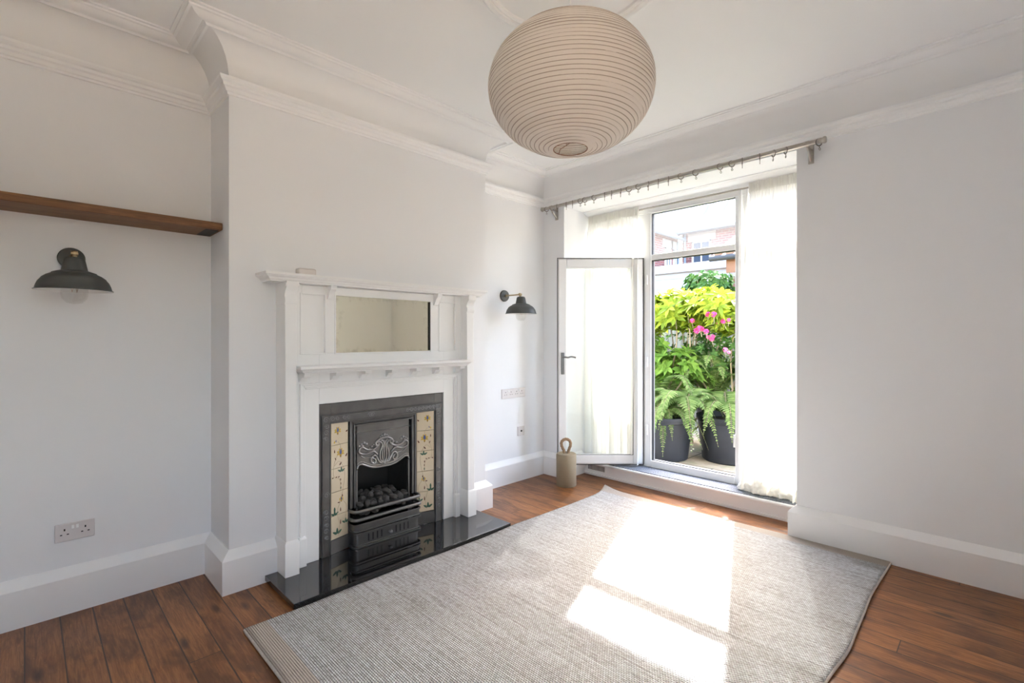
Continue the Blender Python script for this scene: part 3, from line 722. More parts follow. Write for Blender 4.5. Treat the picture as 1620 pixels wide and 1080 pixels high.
b = MB()
b.tube([(XP+.001, 1.449, .726), (XP+.001, 1.851, .726)], .0025, 6); b.tube([(XP+.001, 1.452, .775), (XP+.001, 1.848, .775)], .002, 6)
b.tube([(XP, u, z+.003) for u, z in arch], .006, 8)
b.tube([(XP, u, z+.018) for u, z in arch[3:-3]], .003, 6)
for sg in (-1, 1):
    def rc(pts, r): b.tube([(XP+.003, 1.65+sg*p.x, p.y) for p in smoothpath([(u, z, 0) for u, z in pts], 6)], r, 8)
    rc([(.003, .515), (.014, .545), (.013, .60), (.004, .635), (.010, .655), (.024, .662)], .0058)
    rc([(.006, .515), (.030, .54), (.030, .585), (.016, .63), (.030, .652), (.052, .655)], .006)
    rc([(0, .676), (.03, .672), (.058, .655), (.06, .638), (.047, .632), (.042, .645)], .0075)
    rc([(.006, .522), (.03, .52), (.048, .545), (.068, .572), (.092, .56), (.092, .533), (.072, .522), (.062, .537), (.07, .552)], .007)
    rc([(.05, .575), (.08, .60), (.13, .59), (.168, .60), (.176, .622), (.155, .636), (.125, .618), (.085, .612), (.05, .628)], .0065)
    rc([(.06, .545), (.10, .565), (.14, .568), (.165, .585)], .004)
    for (u, z, r) in ((.125, .652, .010), (.142, .662, .011), (.158, .655, .010), (.150, .643, .008), (.172, .645, .008), (.09, .632, .010), (.075, .64, .006), (.105, .622, .006), (.018, .692, .008), (.03, .684, .006)):
        b.sphere((XP+.002, 1.65+sg*u, z), r, 8, sc=(.6, 1, .8))
b.sphere((XP+.002, 1.65, .697), .010, 10, sc=(.6, 1, .9)); b.sphere((XP+.002, 1.65, .512), .008, 8, sc=(.6, 1, 1)); b.tube([(XP+.003, 1.65, .515), (XP+.003, 1.65, .66)], .0035, 6)
M['relief'] = simple('burnished_relief', (0.34, 0.335, 0.33), 0.28, 0.85, vary=.15)
_fb(b, 'floral_relief', M['relief'], ins, smooth=60)['label'] = 'polished curling floral relief'
# firebox interior
b = MB(); y0, y1, yi0, yi1, xb = 1.462, 1.838, 1.52, 1.78, -3.06
V = [(XP-.014, y0, .05), (xb, yi0, .05), (xb, yi1, .05), (XP-.014, y1, .05), (XP-.014, y0, .56), (xb+.08, yi0, .56), (xb+.08, yi1, .56), (XP-.014, y1, .56)]
b.add(V, [(0,1,5,4),(1,2,6,5),(2,3,7,6),(4,5,6,7),(0,3,2,1)])
fbx = _fb(b, 'firebox', M['iron_dark'], ins, fix=False)
for y_ in (1.455, 1.832):
    b = MB(); b.box((XP-.02, y_, .235), (XP+.0, y_+.013, .50)); _fb(b, 'opening_trim', M['iron'], ins, bevel=0.002)
# grate front: bow-fronted path in plan
def bow(off=0.0):
    xf = -2.765+off; pts = [(-2.846, CY0-off*.8), (-2.80-off*.0, CY0-off*.8)]
    for k in range(7):
        a = PI/2*k/6; pts.append((xf-.03+.03*math.sin(a), CY0-off*.8+.03-.03*math.cos(a)))
    r = [(x, 3.30-y) for x, y in pts[::-1]]; return pts+r
def bowwall(mb, off, z0, z1, thick=0.008, slots=None, mi=0):
    P = bow(off); Q = bow(off-thick)
    n = len(P); vs_ = []
    for (x, y), (x2, y2) in zip(P, Q): vs_ += [(x, y, z0), (x, y, z1), (x2, y2, z1), (x2, y2, z0)]
    fs = []
    for i in range(n-1):
        a, c = i*4, i*4+4; fs += [(a, c, c+1, a+1), (a+1, c+1, c+2, a+2), (a+2, c+2, c+3, a+3), (a+3, c+3, c, a)]
    fs += [(0, 1, 2, 3), (n*4-4, n*4-1, n*4-2, n*4-3)]
    mb.add(vs_, fs, mi)
for z, off in ((0.262, 0.0), (0.213, 0.004)):
    b = MB(); b.tube([(x, y, z) for x, y in bow(off)], .0105, 10, flat=(1, .8)); _fb(b, 'grate_bar', M['iron_edge'], ins, smooth=50)
b = MB(); bowwall(b, 0.0, .142, .182); bowwall(b, 0.006, .176, .186); bowwall(b, 0.006, .139, .147)
_fb(b, 'grate_apron', M['iron'], ins, bevel=0.002)
b = MB(); bowwall(b, -.008, .041, .128)
bowwall(b, .006, .122, .133); bowwall(b, .008, .041, .05); bowwall(b, -.002, .05, .057)
ap = _fb(b, 'ash_cover', M['iron'], ins, bevel=0.0015)
for k in range(4):
    for sg in (-1, 1):
        b = MB(); y = 1.65+sg*(.052+k*.03); b.box((-2.774, y-.0045, .068), (-2.7722, y+.0045, .112)); _fb(b, 'slot', M['iron_dark'], ap)
b = MB(); b.lathe([(.005, 0), (.005, .012), (.011, .016), (.013, .024), (.009, .032), (.001, .034)], 16, (-2.774, 1.65, .088), 'x')
_fb(b, 'knob', M['iron_edge'], ap, smooth=50)
b = MB(); b.box((-3.03, 1.53, .205), (-2.80, 1.77, .215)); b.box((-2.85, 1.44, .205), (-2.79, 1.86, .215)); _fb(b, 'fire_bed', M['iron_dark'], ins)
# coals
rnd = random.Random(11)
def coal_mesh(k):
    bm = bmesh.new(); bmesh.ops.create_icosphere(bm, subdivisions=3, radius=1.0)
    for v in bm.verts:
        n_ = noise.noise(v.co*1.1+Vector((k*7.1, 0, 0)))*.35+noise.noise(v.co*3+Vector((0, k*3.3, 0)))*.10
        v.co *= 1+n_; v.co.z *= .72; v.co.x *= .9
    me = bpy.data.meshes.new('coal'); bm.to_mesh(me); bm.free(); me.materials.append(M['coal']); me.shade_smooth(); return me
cms = [coal_mesh(k) for k in range(6)]
ci = 0
for lay, (z, xs_, ny) in enumerate(((.242, (-2.80, -2.842, -2.885, -2.93, -2.975), 9), (.275, (-2.825, -2.865, -2.91, -2.955), 8), (.305, (-2.88, -2.93, -2.97), 6))):
    for i, x in enumerate(xs_):
        half = .18 if x > -2.86 else .165-(abs(x)-2.86)*.45
        if lay == 2: half *= .85
        n_ = ny if lay < 2 else ny-1
        for j in range(n_):
            y = 1.65-half+2*half*(j+.5*(i % 2)*.8+.1)/(n_-.4)
            if abs(y-1.65) > half+.005: continue
            me = cms[ci % 6]; o = bpy.data.objects.new('coal', me); col.objects.link(o)
            s = rnd.uniform(.018, .027); o.scale = (s, s*rnd.uniform(.9, 1.25), s)
            o.location = (x+rnd.uniform(-.006, .006), y+rnd.uniform(-.006, .006), z+rnd.uniform(-.004, .01)); o.rotation_euler = (rnd.uniform(-.5, .5), rnd.uniform(-.5, .5), rnd.uniform(0, 6.28))
            tag(o, *((('dark grey coal lying low in the grate right behind the iron bars', 'coal', 'front coals behind the bars') if (lay < 2 and i == 0) else ('dark grey coal on top of the heap in the fire grate', 'coal', 'top coals of the heap') if lay == 2 else ('dark grey coal in the heap behind the front row in the grate', 'coal', 'coals behind the front row')))); ci += 1

# ------------------------------------------------------------------ shelf on the left
o = MB(); o.box((XL, YF, 1.897), (-2.957, YC0-.003, 1.935)); o = o.build('wall_shelf', M['shelf'], bevel=0.004, origin=(-3.08, .22, 1.897))
tag(o, 'long dark stained timber shelf on the left alcove wall above the lamp', 'shelf')
q = MB(); q.box((-.10, .46, -.002), (.10, .52, .0)); q.build('end_plate', M['iron_dark'], o)['label'] = 'dark metal plate under the right end'

# ------------------------------------------------------------------ wall lamps
def wall_lamp(loc, label):
    r = thing('wall_lamp', label, 'wall lamp', loc, 0, 'grey wall lamps beside the chimney breast')
    b = MB(); b.lathe([(.052, 0), (.052, .008), (.048, .018), (.02, .022), (.001, .022)], 32, (0, 0, 0), 'x'); b.build('wall_plate', M['lampgrey'], r, smooth=40)
    b = MB(); b.lathe([(.011, .02), (.012, .03), (.012, .038), (.0065, .042), (.0065, .195)], 16, (0, 0, 0), 'x'); b.sphere((.205, 0, 0), .014, 14)
    b.lathe([(.012, -.012), (.012, .012)], 16, (.205, 0, 0), 'y'); b.lathe([(.010, -.03), (.010, -.005)], 16, (.205, 0, 0)); b.build('arm', M['brass'], r, smooth=40)
    sx = .215
    out = [(.001, -.018), (.02, -.018), (.033, -.022), (.038, -.032), (.046, -.074), (.047, -.079), (.060, -.083), (.078, -.090), (.080, -.094), (.096, -.102), (.111, -.114), (.113, -.118), (.123, -.132), (.130, -.150), (.134, -.166), (.139, -.168), (.139, -.171)]
    inn = [(.134, -.171), (.126, -.150), (.119, -.134), (.109, -.119), (.093, -.106), (.074, -.096), (.05, -.086), (.042, -.08), (.034, -.034), (.001, -.03)]
    n = 48; b = MB(); b.lathe(out, n, (sx, 0, 0), cap=False, mi=0); b.lathe([out[-1]]+inn, n, (sx, 0, 0), cap=False, mi=1)
    b.build('lamp_shade', [M['lampgrey'], M['lampwhite']], r, smooth=35, fix=True)
    b = MB(); b.lathe([(.017, -.03), (.017, -.09), (.013, -.095)], 20, (sx, 0, 0)); b.build('bulb_holder', M['brass'], r, smooth=40)
    b = MB(); b.lathe([(.013, -.092), (.018, -.105), (.034, -.130), (.047, -.158), (.050, -.180), (.045, -.207), (.029, -.226), (.001, -.232)], 32, (sx, 0, 0), cap=False)
    bu = b.build('bulb', M['bulb'], r, smooth=60)
    b = MB()
    for k in range(4):
        a = PI/2*k; b.tube([(sx+.004*math.cos(a), .004*math.sin(a), -.10), (sx+.016*math.cos(a), .016*math.sin(a), -.14), (sx+.012*math.cos(a+.8), .012*math.sin(a+.8), -.178)], .0008, 5)
    b.build('filament', M['fascia'], bu)
    return r
wall_lamp((XL, .161, 1.705), 'dark grey dome wall lamp with clear bulb under the timber shelf')
o = wall_lamp((XL, 3.08, 1.70), 'dark grey dome wall lamp with clear bulb between fireplace and glazed door')

# ------------------------------------------------------------------ sockets
def socket_plate(name, label, y, z, w_, h_, gangs):
    r = MB(); r.box((XL, y-w_/2, z-h_/2), (XL+.009, y+w_/2, z+h_/2)); r = r.build(name, M['socket'], bevel=0.003, origin=(XL, y, z))
    tag(r, label, 'socket')
    for gy, sy in gangs:
        b = MB(); s = MB()
        b.box((.009, gy-.003, .008), (.0096, gy+.003, .018)); b.box((.009, gy-.016, -.012), (.0096, gy-.008, -.007)); b.box((.009, gy+.008, -.012), (.0096, gy+.016, -.007))
        b.build('outlet_hole', M['socket_hole'], r)
        if sy is not None: s.box((.009, sy-.005, .014), (.013, sy+.005, .030)); s.build('rocker_switch', M['trim'], r, bevel=.001)
    return r
socket_plate('power_socket', 'white double plug socket low on the left alcove wall', .174, .382, .146, .086, ((-.038, -.008), (.038, .008)))
socket_plate('multi_socket_strip', 'wide white multi gang socket strip below the lamp beside the door', 3.198, .812, .300, .088, ((-.105, -.075), (-.035, -.062), (.035, .062), (.105, .075)))
r = MB().box((XL, 3.253, .408), (XL+.009, 3.339, .494)).build('aerial_socket', M['socket'], bevel=.003, origin=(XL, 3.296, .451)); tag(r, 'small square white aerial socket below the wide socket strip', 'socket')
MB().lathe([(.009, .009), (.009, .013), (.006, .013), (.006, .012), (.001, .012)], 14, axis='x').build('coaxial_hole', M['socket_hole'], r)
# vent on the riser
o = MB(); o.box((-2.86, 3.884, .045), (-2.66, 3.89, .105)); o = o.build('air_vent', M['trim'], origin=(-2.76, 3.887, .075)); tag(o, 'small slotted white air vent at the left of the step riser', 'vent')
q = MB()
for k in range(12): q.box((-.092+k*.016, -.0045, -.024), (-.084+k*.016, -.0025, .024))
q.build('vent_slot', M['gutter'], o)

# ------------------------------------------------------------------ curtain pole
ply, plz = 3.53, 2.553
cp = thing('curtain_pole', 'long brushed steel curtain pole above the window recess', 'curtain pole', (-1.95, ply, plz))
b = MB(); b.lathe([(.0135, -1.155), (.0135, .95)], 20, axis='x'); b.lathe([(.0155, .95), (.0155, 1.13)], 20, axis='x'); b.build('pole', M['steel'], cp, smooth=40)
for x0, sg in ((-1.155, -1), (1.13, 1)):
    b = MB(); b.lathe([(.014, 0), (.018, sg*.006), (.018, sg*.012), (.016, sg*.018), (.021, sg*.026), (.021, sg*.034), (.017, sg*.04), (.001, sg*.042)], 20, (x0, 0, 0), axis='x'); b.build('finial', M['steel'], cp, smooth=40)
for x0 in (-1.078, 1.065):
    b = MB(); b.box((x0-.016, .082, -.105), (x0+.016, .09, .012)); b.box((x0-.007, .0, -.022), (x0+.007, .084, -.014)); b.tube([(x0, .084, -.09), (x0, .004, -.018)], .0075, 8)
    b.lathe([(.0175, x0-.011), (.0175, x0+.011)], 18, axis='x'); b.build('pole_bracket', M['steel'], cp, bevel=.0015)
rx = [-3.082, -3.012, -2.95, -2.841, -2.769, -2.682, -2.633, -2.534, -2.422, -2.352, -2.262, -2.185, -2.098, -2.007, -1.919, -1.834, -1.733, -1.619, -1.438, -1.355, -1.284, -1.169, -1.083, -1.01, -0.822]
b = MB(); b.tube([(0, .021*math.cos(2*PI*k/20), .021*math.sin(2*PI*k/20)) for k in range(20)], .0034, 8, closed=True, up=(1, 0, 0))
b.tube([(0, 0, -.021), (0, .003, -.028), (.0, .004, -.034)], .002, 6); b.tube([(0, .004+.006*math.cos(a), -.041+.007*math.sin(a)) for a in [2*PI*k/10 for k in range(10)]], .0016, 6, closed=True, up=(1, 0, 0))
M['ring'] = simple('dull_steel', (0.22, 0.2, 0.18), 0.4, 0.8)
rm = b.build('curtain_ring', M['ring'], smooth=60); rnd = random.Random(3)
for i, x in enumerate(rx):
    o = rm if i == 0 else rm.copy()
    if i: col.objects.link(o)
    o.location = (x, ply, plz-.0078); o.rotation_euler = (rnd.uniform(-.1, .1), 0, rnd.choice((-1, 1))*rnd.uniform(.2, .9))
    tag(o, 'small steel curtain ring hanging empty on the pole between its two brackets' if 1 < i < 24 else 'steel curtain ring outside the left bracket of the curtain pole' if i < 2 else 'steel curtain ring at the right end of the curtain pole', 'curtain ring', ('empty rings on the curtain pole' if 1 < i < 24 else 'rings outside the left bracket' if i < 2 else None))

# net rod with sheer curtains
NR = (4.0, 2.492)
o = MB(); o.lathe([(.008, -2.93), (.008, -.98)], 14, (0, NR[0], NR[1]), axis='x'); o = o.build('net_rod', M['steel'], smooth=50, origin=(-1.95, NR[0], NR[1])); tag(o, 'slim metal rod across the window head carrying the sheer curtains', 'curtain rod')
def curtain(x0, x1, label, seed, pool, xb0=None, xb1=None):
    rn = random.Random(seed); nx, nz = 260, 110; root = None
    zt, zb_ = 2.515, 0.155
    ph = [rn.uniform(0, 6.28) for _ in range(8)]; mb = MB()
    xb0 = x0 if xb0 is None else xb0; xb1 = x1 if xb1 is None else xb1
    fr = [rn.uniform(4, 6), rn.uniform(8, 11), rn.uniform(15, 19)]
    for j in range(nz+1):
        tz = j/nz; z = zt+(zb_-zt)*tz
        hd = max(0, 1-tz/0.05); am = .020+.036*min(1, tz*3)
        for i in range(nx+1):
            u = i/nx
            sway = .02*math.sin(3*tz+ph[5])*u
            a = x0+(x1-x0)*u; c = xb0+(xb1-xb0)*u; kx = tz**1.3; x = a*(1-kx)+c*kx+sway*tz
            y = NR[0]-.012
            y += am*.55*math.sin(2*PI*fr[0]*u+ph[0]+tz*1.1)+am*.35*math.sin(2*PI*fr[1]*u+ph[1]+tz*.6)+am*.18*math.sin(2*PI*fr[2]*u+ph[2]-tz*.5)-.012*min(1, tz*4)
            if tz < .06: y = NR[0]-.012+(y-NR[0]+.012)*(tz/.06)*.8+.006*math.sin(2*PI*38*u+ph[3])*(1-tz/.06)
            zz = z+(.004*math.sin(2*PI*30*u+ph[4]) if j == 0 else 0)
            if pool and tz > .93:
                q = (tz-.93)/.07; y -= .045*math.sin(q*PI/2)*(1+.4*math.sin(2*PI*4*u+ph[6])); zz += 0.012*math.sin(q*PI*2+u*14)
            mb.v.append((x, min(y, 4.035), zz))
    fs = [(j*(nx+1)+i, j*(nx+1)+i+1, (j+1)*(nx+1)+i+1, (j+1)*(nx+1)+i) for j in range(nz) for i in range(nx)]
    mb.f += fs; mb.mi += [0]*len(fs)
    xo = (x0+x1)/2
    o = mb.build('sheer_curtain', M['sheer'], smooth=180, origin=(xo, NR[0], 0.15), fix=False); tag(o, label, 'curtain')
    # gathered heading: second layer around the rod
    hb = MB(); nx2 = 240
    for j in range(7):
        for i in range(nx2+1):
            u = i/nx2; x = x0+(x1-x0)*u; y = NR[0]-.018+.007*math.sin(2*PI*34*u+ph[3])+.004*math.sin(2*PI*57*u); z = 2.522-.075*j/6+.004*math.sin(2*PI*29*u)*(j == 0)
            hb.v.append((x-xo, y-NR[0], z-.15))
    fs = [(j*(nx2+1)+i, j*(nx2+1)+i+1, (j+1)*(nx2+1)+i+1, (j+1)*(nx2+1)+i) for j in range(6) for i in range(nx2)]
    hb.f += fs; hb.mi += [0]*len(fs); hb.build('gathered_heading', M['sheer'], o, smooth=180, fix=False)
    if pool:
        pb = MB(); n1, n2 = 160, 26
        for i in range(n1+1):
            u = i/n1; x = xb0-.03+(xb1-xb0+.02)*u
            env = min(1, u*8)*min(1, (1-u)*6+.4)
            rr = (.055+.014*math.sin(2*PI*3.3*u+1)+.01*math.sin(2*PI*8*u))*(.35+.65*env)
            for k in range(n2):
                a = 2*PI*k/n2; w_ = 1+.16*math.sin(3*a+u*9)+.10*math.sin(7*a+u*26)+.08*noise.noise(Vector((u*22, a*2, 0)))*2
                y = 3.962+.01*math.sin(u*11)+rr*1.15*w_*math.cos(a); z = .141+max(0.0, rr*.62+rr*.72*w_*math.sin(a))
                pb.v.append((x-xo, min(y, 4.03)-NR[0], max(z, .1425)-.15))
        fs = [(i*n2+k, i*n2+(k+1) % n2, (i+1)*n2+(k+1) % n2, (i+1)*n2+k) for i in range(n1) for k in range(n2)]
        pb.f += fs; pb.mi += [0]*len(fs); pb.build('pooled_hem', M['sheer'], o, smooth=180, fix=False)
    return o
curtain(-2.925, -2.36, 'sheer cream curtain behind the open door, left of the doorway', 5, False)
curtain(-1.40, -0.985, 'sheer cream curtain right of the doorway, pooling on the sill', 9, True, -1.44, -0.985)

# ------------------------------------------------------------------ pendant lantern
LZ = 2.380; LR = .348; LH = .256
pn = thing('pendant_lantern', 'large round ribbed rice paper lantern hanging from the ceiling', 'pendant lamp', (RC[0], RC[1], LZ))
def lr(t): # profile radius from angle
    return LR*abs(math.cos(t))**.92
prof = []; NR_ = 46; t0, t1 = math.asin(-.975), math.asin(.975)
a0 = -1.39; a1 = 1.39
rn = random.Random(8); ribs = []
for k in range(NR_+1):
    a = a0+(a1-a0)*k/NR_; ribs.append((lr(a), LH*math.sin(a)/math.sin(a1)))
for k in range(NR_):
    (r0, z0), (r1, z1) = ribs[k], ribs[k+1]
    for q in (0, .25, .5, .75):
        bulge = .003*math.sin(PI*q); prof.append((r0+(r1-r0)*q+bulge, z0+(z1-z0)*q))
prof.append(ribs[-1])
b = MB(); b.lathe(prof, 120, cap=False)
vv = []
for (x, y, z) in b.v:
    nz_ = noise.noise(Vector((x*9, y*9, z*30)))*.0014; l = math.hypot(x, y); vv.append((x*(1+nz_/l), y*(1+nz_/l), z+.0015*noise.noise(Vector((x*5, y*5, z*9)))))
b.v = vv; b.build('paper_shade', M['paper'], pn, smooth=180, fix=False)
b = MB(); pts = []
for k in range(NR_+1):
    r, z = ribs[k]
    pts = [(r*1.0005*math.cos(2*PI*i/80), r*1.0005*math.sin(2*PI*i/80), z+.0012*math.sin(2*PI*i/80*2+k)) for i in range(80)]
    b.tube(pts, .0017, 5, closed=True)
b.build('wire_rib', M['wire'], pn, smooth=60)
rb = ribs[0][0]; b = MB()
b.tube([(rb*math.cos(2*PI*i/40), rb*math.sin(2*PI*i/40), -LH) for i in range(40)], .002, 6, closed=True)
b.tube([(-rb, 0.01, -LH+.002), (-rb*.9, .01, -LH+.02), (rb*.8, -.015, -LH+.03), (rb, 0, -LH+.004)], .0016, 6)
b.tube([(-rb*.3, 0, -LH+.02), (-.02, .0, 0), (0, 0, .24)], .0014, 6); b.tube([(rb*.7, 0, -LH+.025), (.04, 0, 0), (.01, 0, .24)], .0014, 6)
b.build('wire_stretcher', M['fascia'], pn, smooth=60)
b = MB(); b.lathe([(.0025, .2), (.0025, ZC-LZ-.03)], 10); b.lathe([(.045, ZC-LZ-.002), (.045, ZC-LZ-.012), (.03, ZC-LZ-.03), (.004, ZC-LZ-.034)], 24); b.build('cord', M['lampwhite'], pn, smooth=40)
b = MB(); b.lathe([(.02, .14), (.022, .17), (.016, .2), (.004, .21)], 16); b.sphere((0, 0, .10), .035, 14); b.build('bulb', M['lampwhite'], pn, smooth=40)

# ------------------------------------------------------------------ rug
RX0, RX1, RY0, RY1 = -2.405, -.475, .70, 3.572
rcx, rcy = (RX0+RX1)/2, (RY0+RY1)/2
nx, ny = 90, 130; mb = MB(); W2, H2 = (RX1-RX0)/2, (RY1-RY0)/2
def rugpt(u, v):
    x = (u-.5)*2*W2; y = (v-.5)*2*H2
    ex = .010*noise.noise(Vector((v*9, 3, 0)))+.006*math.sin(v*17); ey = .008*noise.noise(Vector((u*8, 7, 0)))
    if u < .5: x += ex*(1-2*u)**4
    else: x -= ex*(2*u-1)**4
    y += ey*abs(2*v-1)**6*(1 if v < .5 else -1)*.6
    # drawn-out corners
    for cu, cv, s in ((0, 0, .0), (0, 1, .05), (1, 1, .0), (1, 0, .03)):
        w_ = max(0, 1-abs(u-cu)*9)**2*max(0, 1-abs(v-cv)*12)**2
        x += (-1 if cu == 0 else 1)*s*w_; y += (-1 if cv == 0 else 1)*s*.4*w_
    lift = .022*max(0, 1-u*14)**2*max(0, 1-(1-v)*20)**2
    z = .011+.0025*noise.noise(Vector((x*1.5, y*2.2, 0)))+lift
    # sag over edge
    return x, y, max(z, .008)
for j in range(ny+1):
    for i in range(nx+1): mb.v.append(rugpt(i/nx, j/ny))
fs = [(j*(nx+1)+i, j*(nx+1)+i+1, (j+1)*(nx+1)+i+1, (j+1)*(nx+1)+i) for j in range(ny) for i in range(nx)]
mb.f += fs; mb.mi += [0]*len(fs)
rug = mb.build('rug', M['rug'], smooth=180, loc=(rcx, rcy, .0), fix=True)
so_ = rug.modifiers.new('thick', 'SOLIDIFY'); so_.thickness = .008; so_.offset = -1
tag(rug, 'large grey and white woven rug with beige end bands on the floorboards', 'rug')
b = MB(); per = []
for j in range(ny+1): per.append(rugpt(0, j/ny))
for i in range(1, nx+1): per.append(rugpt(i/nx, 1))
for j in range(ny-1, -1, -1): per.append(rugpt(1, j/ny))
for i in range(nx-1, 0, -1): per.append(rugpt(i/nx, 0))
b.tube([(x, y, z-.002) for x, y, z in per], .0075, 8, closed=True)
b.build('braided_edge', M['rug_edge'], rug, smooth=60)

# ------------------------------------------------------------------ door stop
ds = thing('door_stop', 'sand coloured concrete cylinder door stop with rope loop handle', 'door stop', (-2.772, 3.444, 0))
b = MB(); b.lathe([(.084, 0), (.089, .006), (.089, .276), (.083, .286), (.001, .287)], 48); b.build('stone_cylinder', M['concrete'], ds, smooth=40)
b = MB(); ax = Vector((.705, .709, 0))
lp = smoothpath([ax*s+Vector((0, 0, z)) for s, z in ((-.018, .275), (-.022, .31), (-.04, .35), (-.043, .385), (-.022, .408), (.006, .412), (.032, .395), (.038, .36), (.022, .315), (.016, .275))], 6)
def twist(k0):
    out = []; 
    for i, p in enumerate(lp):
        t = (lp[min(i+1, len(lp)-1)]-lp[max(i-1, 0)]).normalized(); n1 = Vector((.709, -.705, 0)); n2 = t.cross(n1); a = i*.55+k0
        out.append(p+(n1*math.cos(a)+n2*math.sin(a))*.0065)
    return out
for k in range(3): b.tube(twist(k*2*PI/3), .0075, 7)
b.build('rope_loop', M['rope'], ds, smooth=60)

# ------------------------------------------------------------------ garden
GZ = .08
struct(MB().box((-9, YW+.07, -.1), (4, 15.9, GZ)).build('ground_patio', M['paving']))
def leafquad(mb, p, d, n, L_, W_, mi=0, droop=.25, seg=3):
    d = d.normalized(); s = d.cross(n)
    if s.length < 1e-4: s = Vector((1, 0, 0))
    s.normalize(); n = s.cross(d)
    wp = [0, .75, 1.0, .6, 0] if seg == 4 else [0, .9, .8, 0]
    o = len(mb.v); k = len(wp)-1; rows = []
    for i in range(k+1):
        t = i/k; c = p+d*(L_*t)-n*(-droop*L_*t*t) if False else p+d*(L_*t)+Vector((0, 0, -droop*L_*t*t)); hw = W_*.5*wp[i]
        if i in (0, k): rows.append([len(mb.v)]); mb.v.append(tuple(c))
        else:
            rows.append([len(mb.v), len(mb.v)+1, len(mb.v)+2]); mb.v.append(tuple(c-s*hw+n*hw*.3)); mb.v.append(tuple(c)); mb.v.append(tuple(c+s*hw+n*hw*.3))
    for i in range(k):
        a, c = rows[i], rows[i+1]
        if len(a) == 1: fs = [(a[0], c[0], c[1]), (a[0], c[1], c[2])]
        elif len(c) == 1: fs = [(a[0], c[0], a[1]), (a[1], c[0], a[2])]
        else: fs = [(a[0], c[0], c[1], a[1]), (a[1], c[1], c[2], a[2])]
        for f in fs: mb.f.append(list(f)); mb.mi.append(mi)
def whorl(mb, p, up, n, L_, W_, rn, mi=0, spread=.9, droop=.25):
    up = up.normalized(); a1 = up.orthogonal().normalized(); a2 = up.cross(a1)
    for k in range(n):
        a = 2*PI*k/n+rn.uniform(-.25, .25); e = rn.uniform(.25, .6)
        dr = (a1*math.cos(a)+a2*math.sin(a))*spread+up*e
        leafquad(mb, p, dr, up, L_*rn.uniform(.75, 1.15), W_*rn.uniform(.8, 1.1), mi, droop)
def shrub(name, label, cat, base, blobs, leafm, nwh, L_, W_, seed, stems=5, nl=7, stemh=None, extra=None):
    rn = random.Random(seed); r = thing(name, label, cat, base)
    mb = MB(); B = Vector(base); tops = []
    tot = sum(b_[3]*b_[4]*b_[5] for b_ in blobs)
    for (cx, cy_, cz, rx_, ry_, rz_) in blobs:
        n = max(3, int(nwh*rx_*ry_*rz_/tot))
        for _ in range(n):
            d = Vector((rn.gauss(0, 1), rn.gauss(0, 1), rn.gauss(0, 1))).normalized(); q = rn.uniform(.45, 1.0)**.6
            p = Vector((cx+d.x*rx_*q, cy_+d.y*ry_*q, cz+d.z*rz_*q))-B
            if p.z < .05: continue
            up = (Vector((d.x, d.y, abs(d.z)*.6+.5))).normalized()
            whorl(mb, p, up, nl, L_, W_, rn); tops.append(p)
    mb.build('foliage', leafm, r, fix=False)
    sb = MB()
    for k in range(stems):
        t_ = rn.choice(tops); p0 = Vector((rn.uniform(-.1, .1), rn.uniform(-.06, .06), 0)); m1 = p0*.6+t_*.35+Vector((rn.uniform(-.08, .08), rn.uniform(-.08, .08), .12))
        sb.tube(smoothpath([p0, m1, p0*.2+t_*.75+Vector((rn.uniform(-.05, .05), 0, 0)), t_], 5), [.012-.0004*i for i in range(16)], 6)
    sb.build('stem', M['stem'], r, smooth=60)
    return r
def pot(label, c, r0, r1, h):
    p = thing('plant_pot', label, 'plant pot', (c[0], c[1], GZ), 0)
    b = MB(); b.lathe([(.001, 0), (r0*.96, 0), (r0, .012), (r0+(r1-r0)*.86, h*.86), (r1*1.0, h*.875), (r1*1.0, h*.93), (r1*1.035, h*.935), (r1*1.035, h), (r1*.97, h), (r1*.95, h*.86), (.001, h*.86)], 48, cap=False)
    b.build('pot_body', M['pot'], p, smooth=30)
    b = MB(); b.lathe([(r1*.94, h*.87), (r1*.6, h*.9), (.001, h*.91)], 32, cap=False); b.build('soil', M['soil'], p, smooth=60)
    return p
pot('dark grey plastic plant pot nearest the doorway\'s left frame, under the ferns', (-2.505, 4.73), .235, .285, .44)
pot('dark grey plastic plant pot at the right of the doorway view', (-1.96, 5.12), .29, .335, .45)
pot('black pot half hidden behind the ferns at the back right', (-2.35, 5.72), .2, .25, .55)
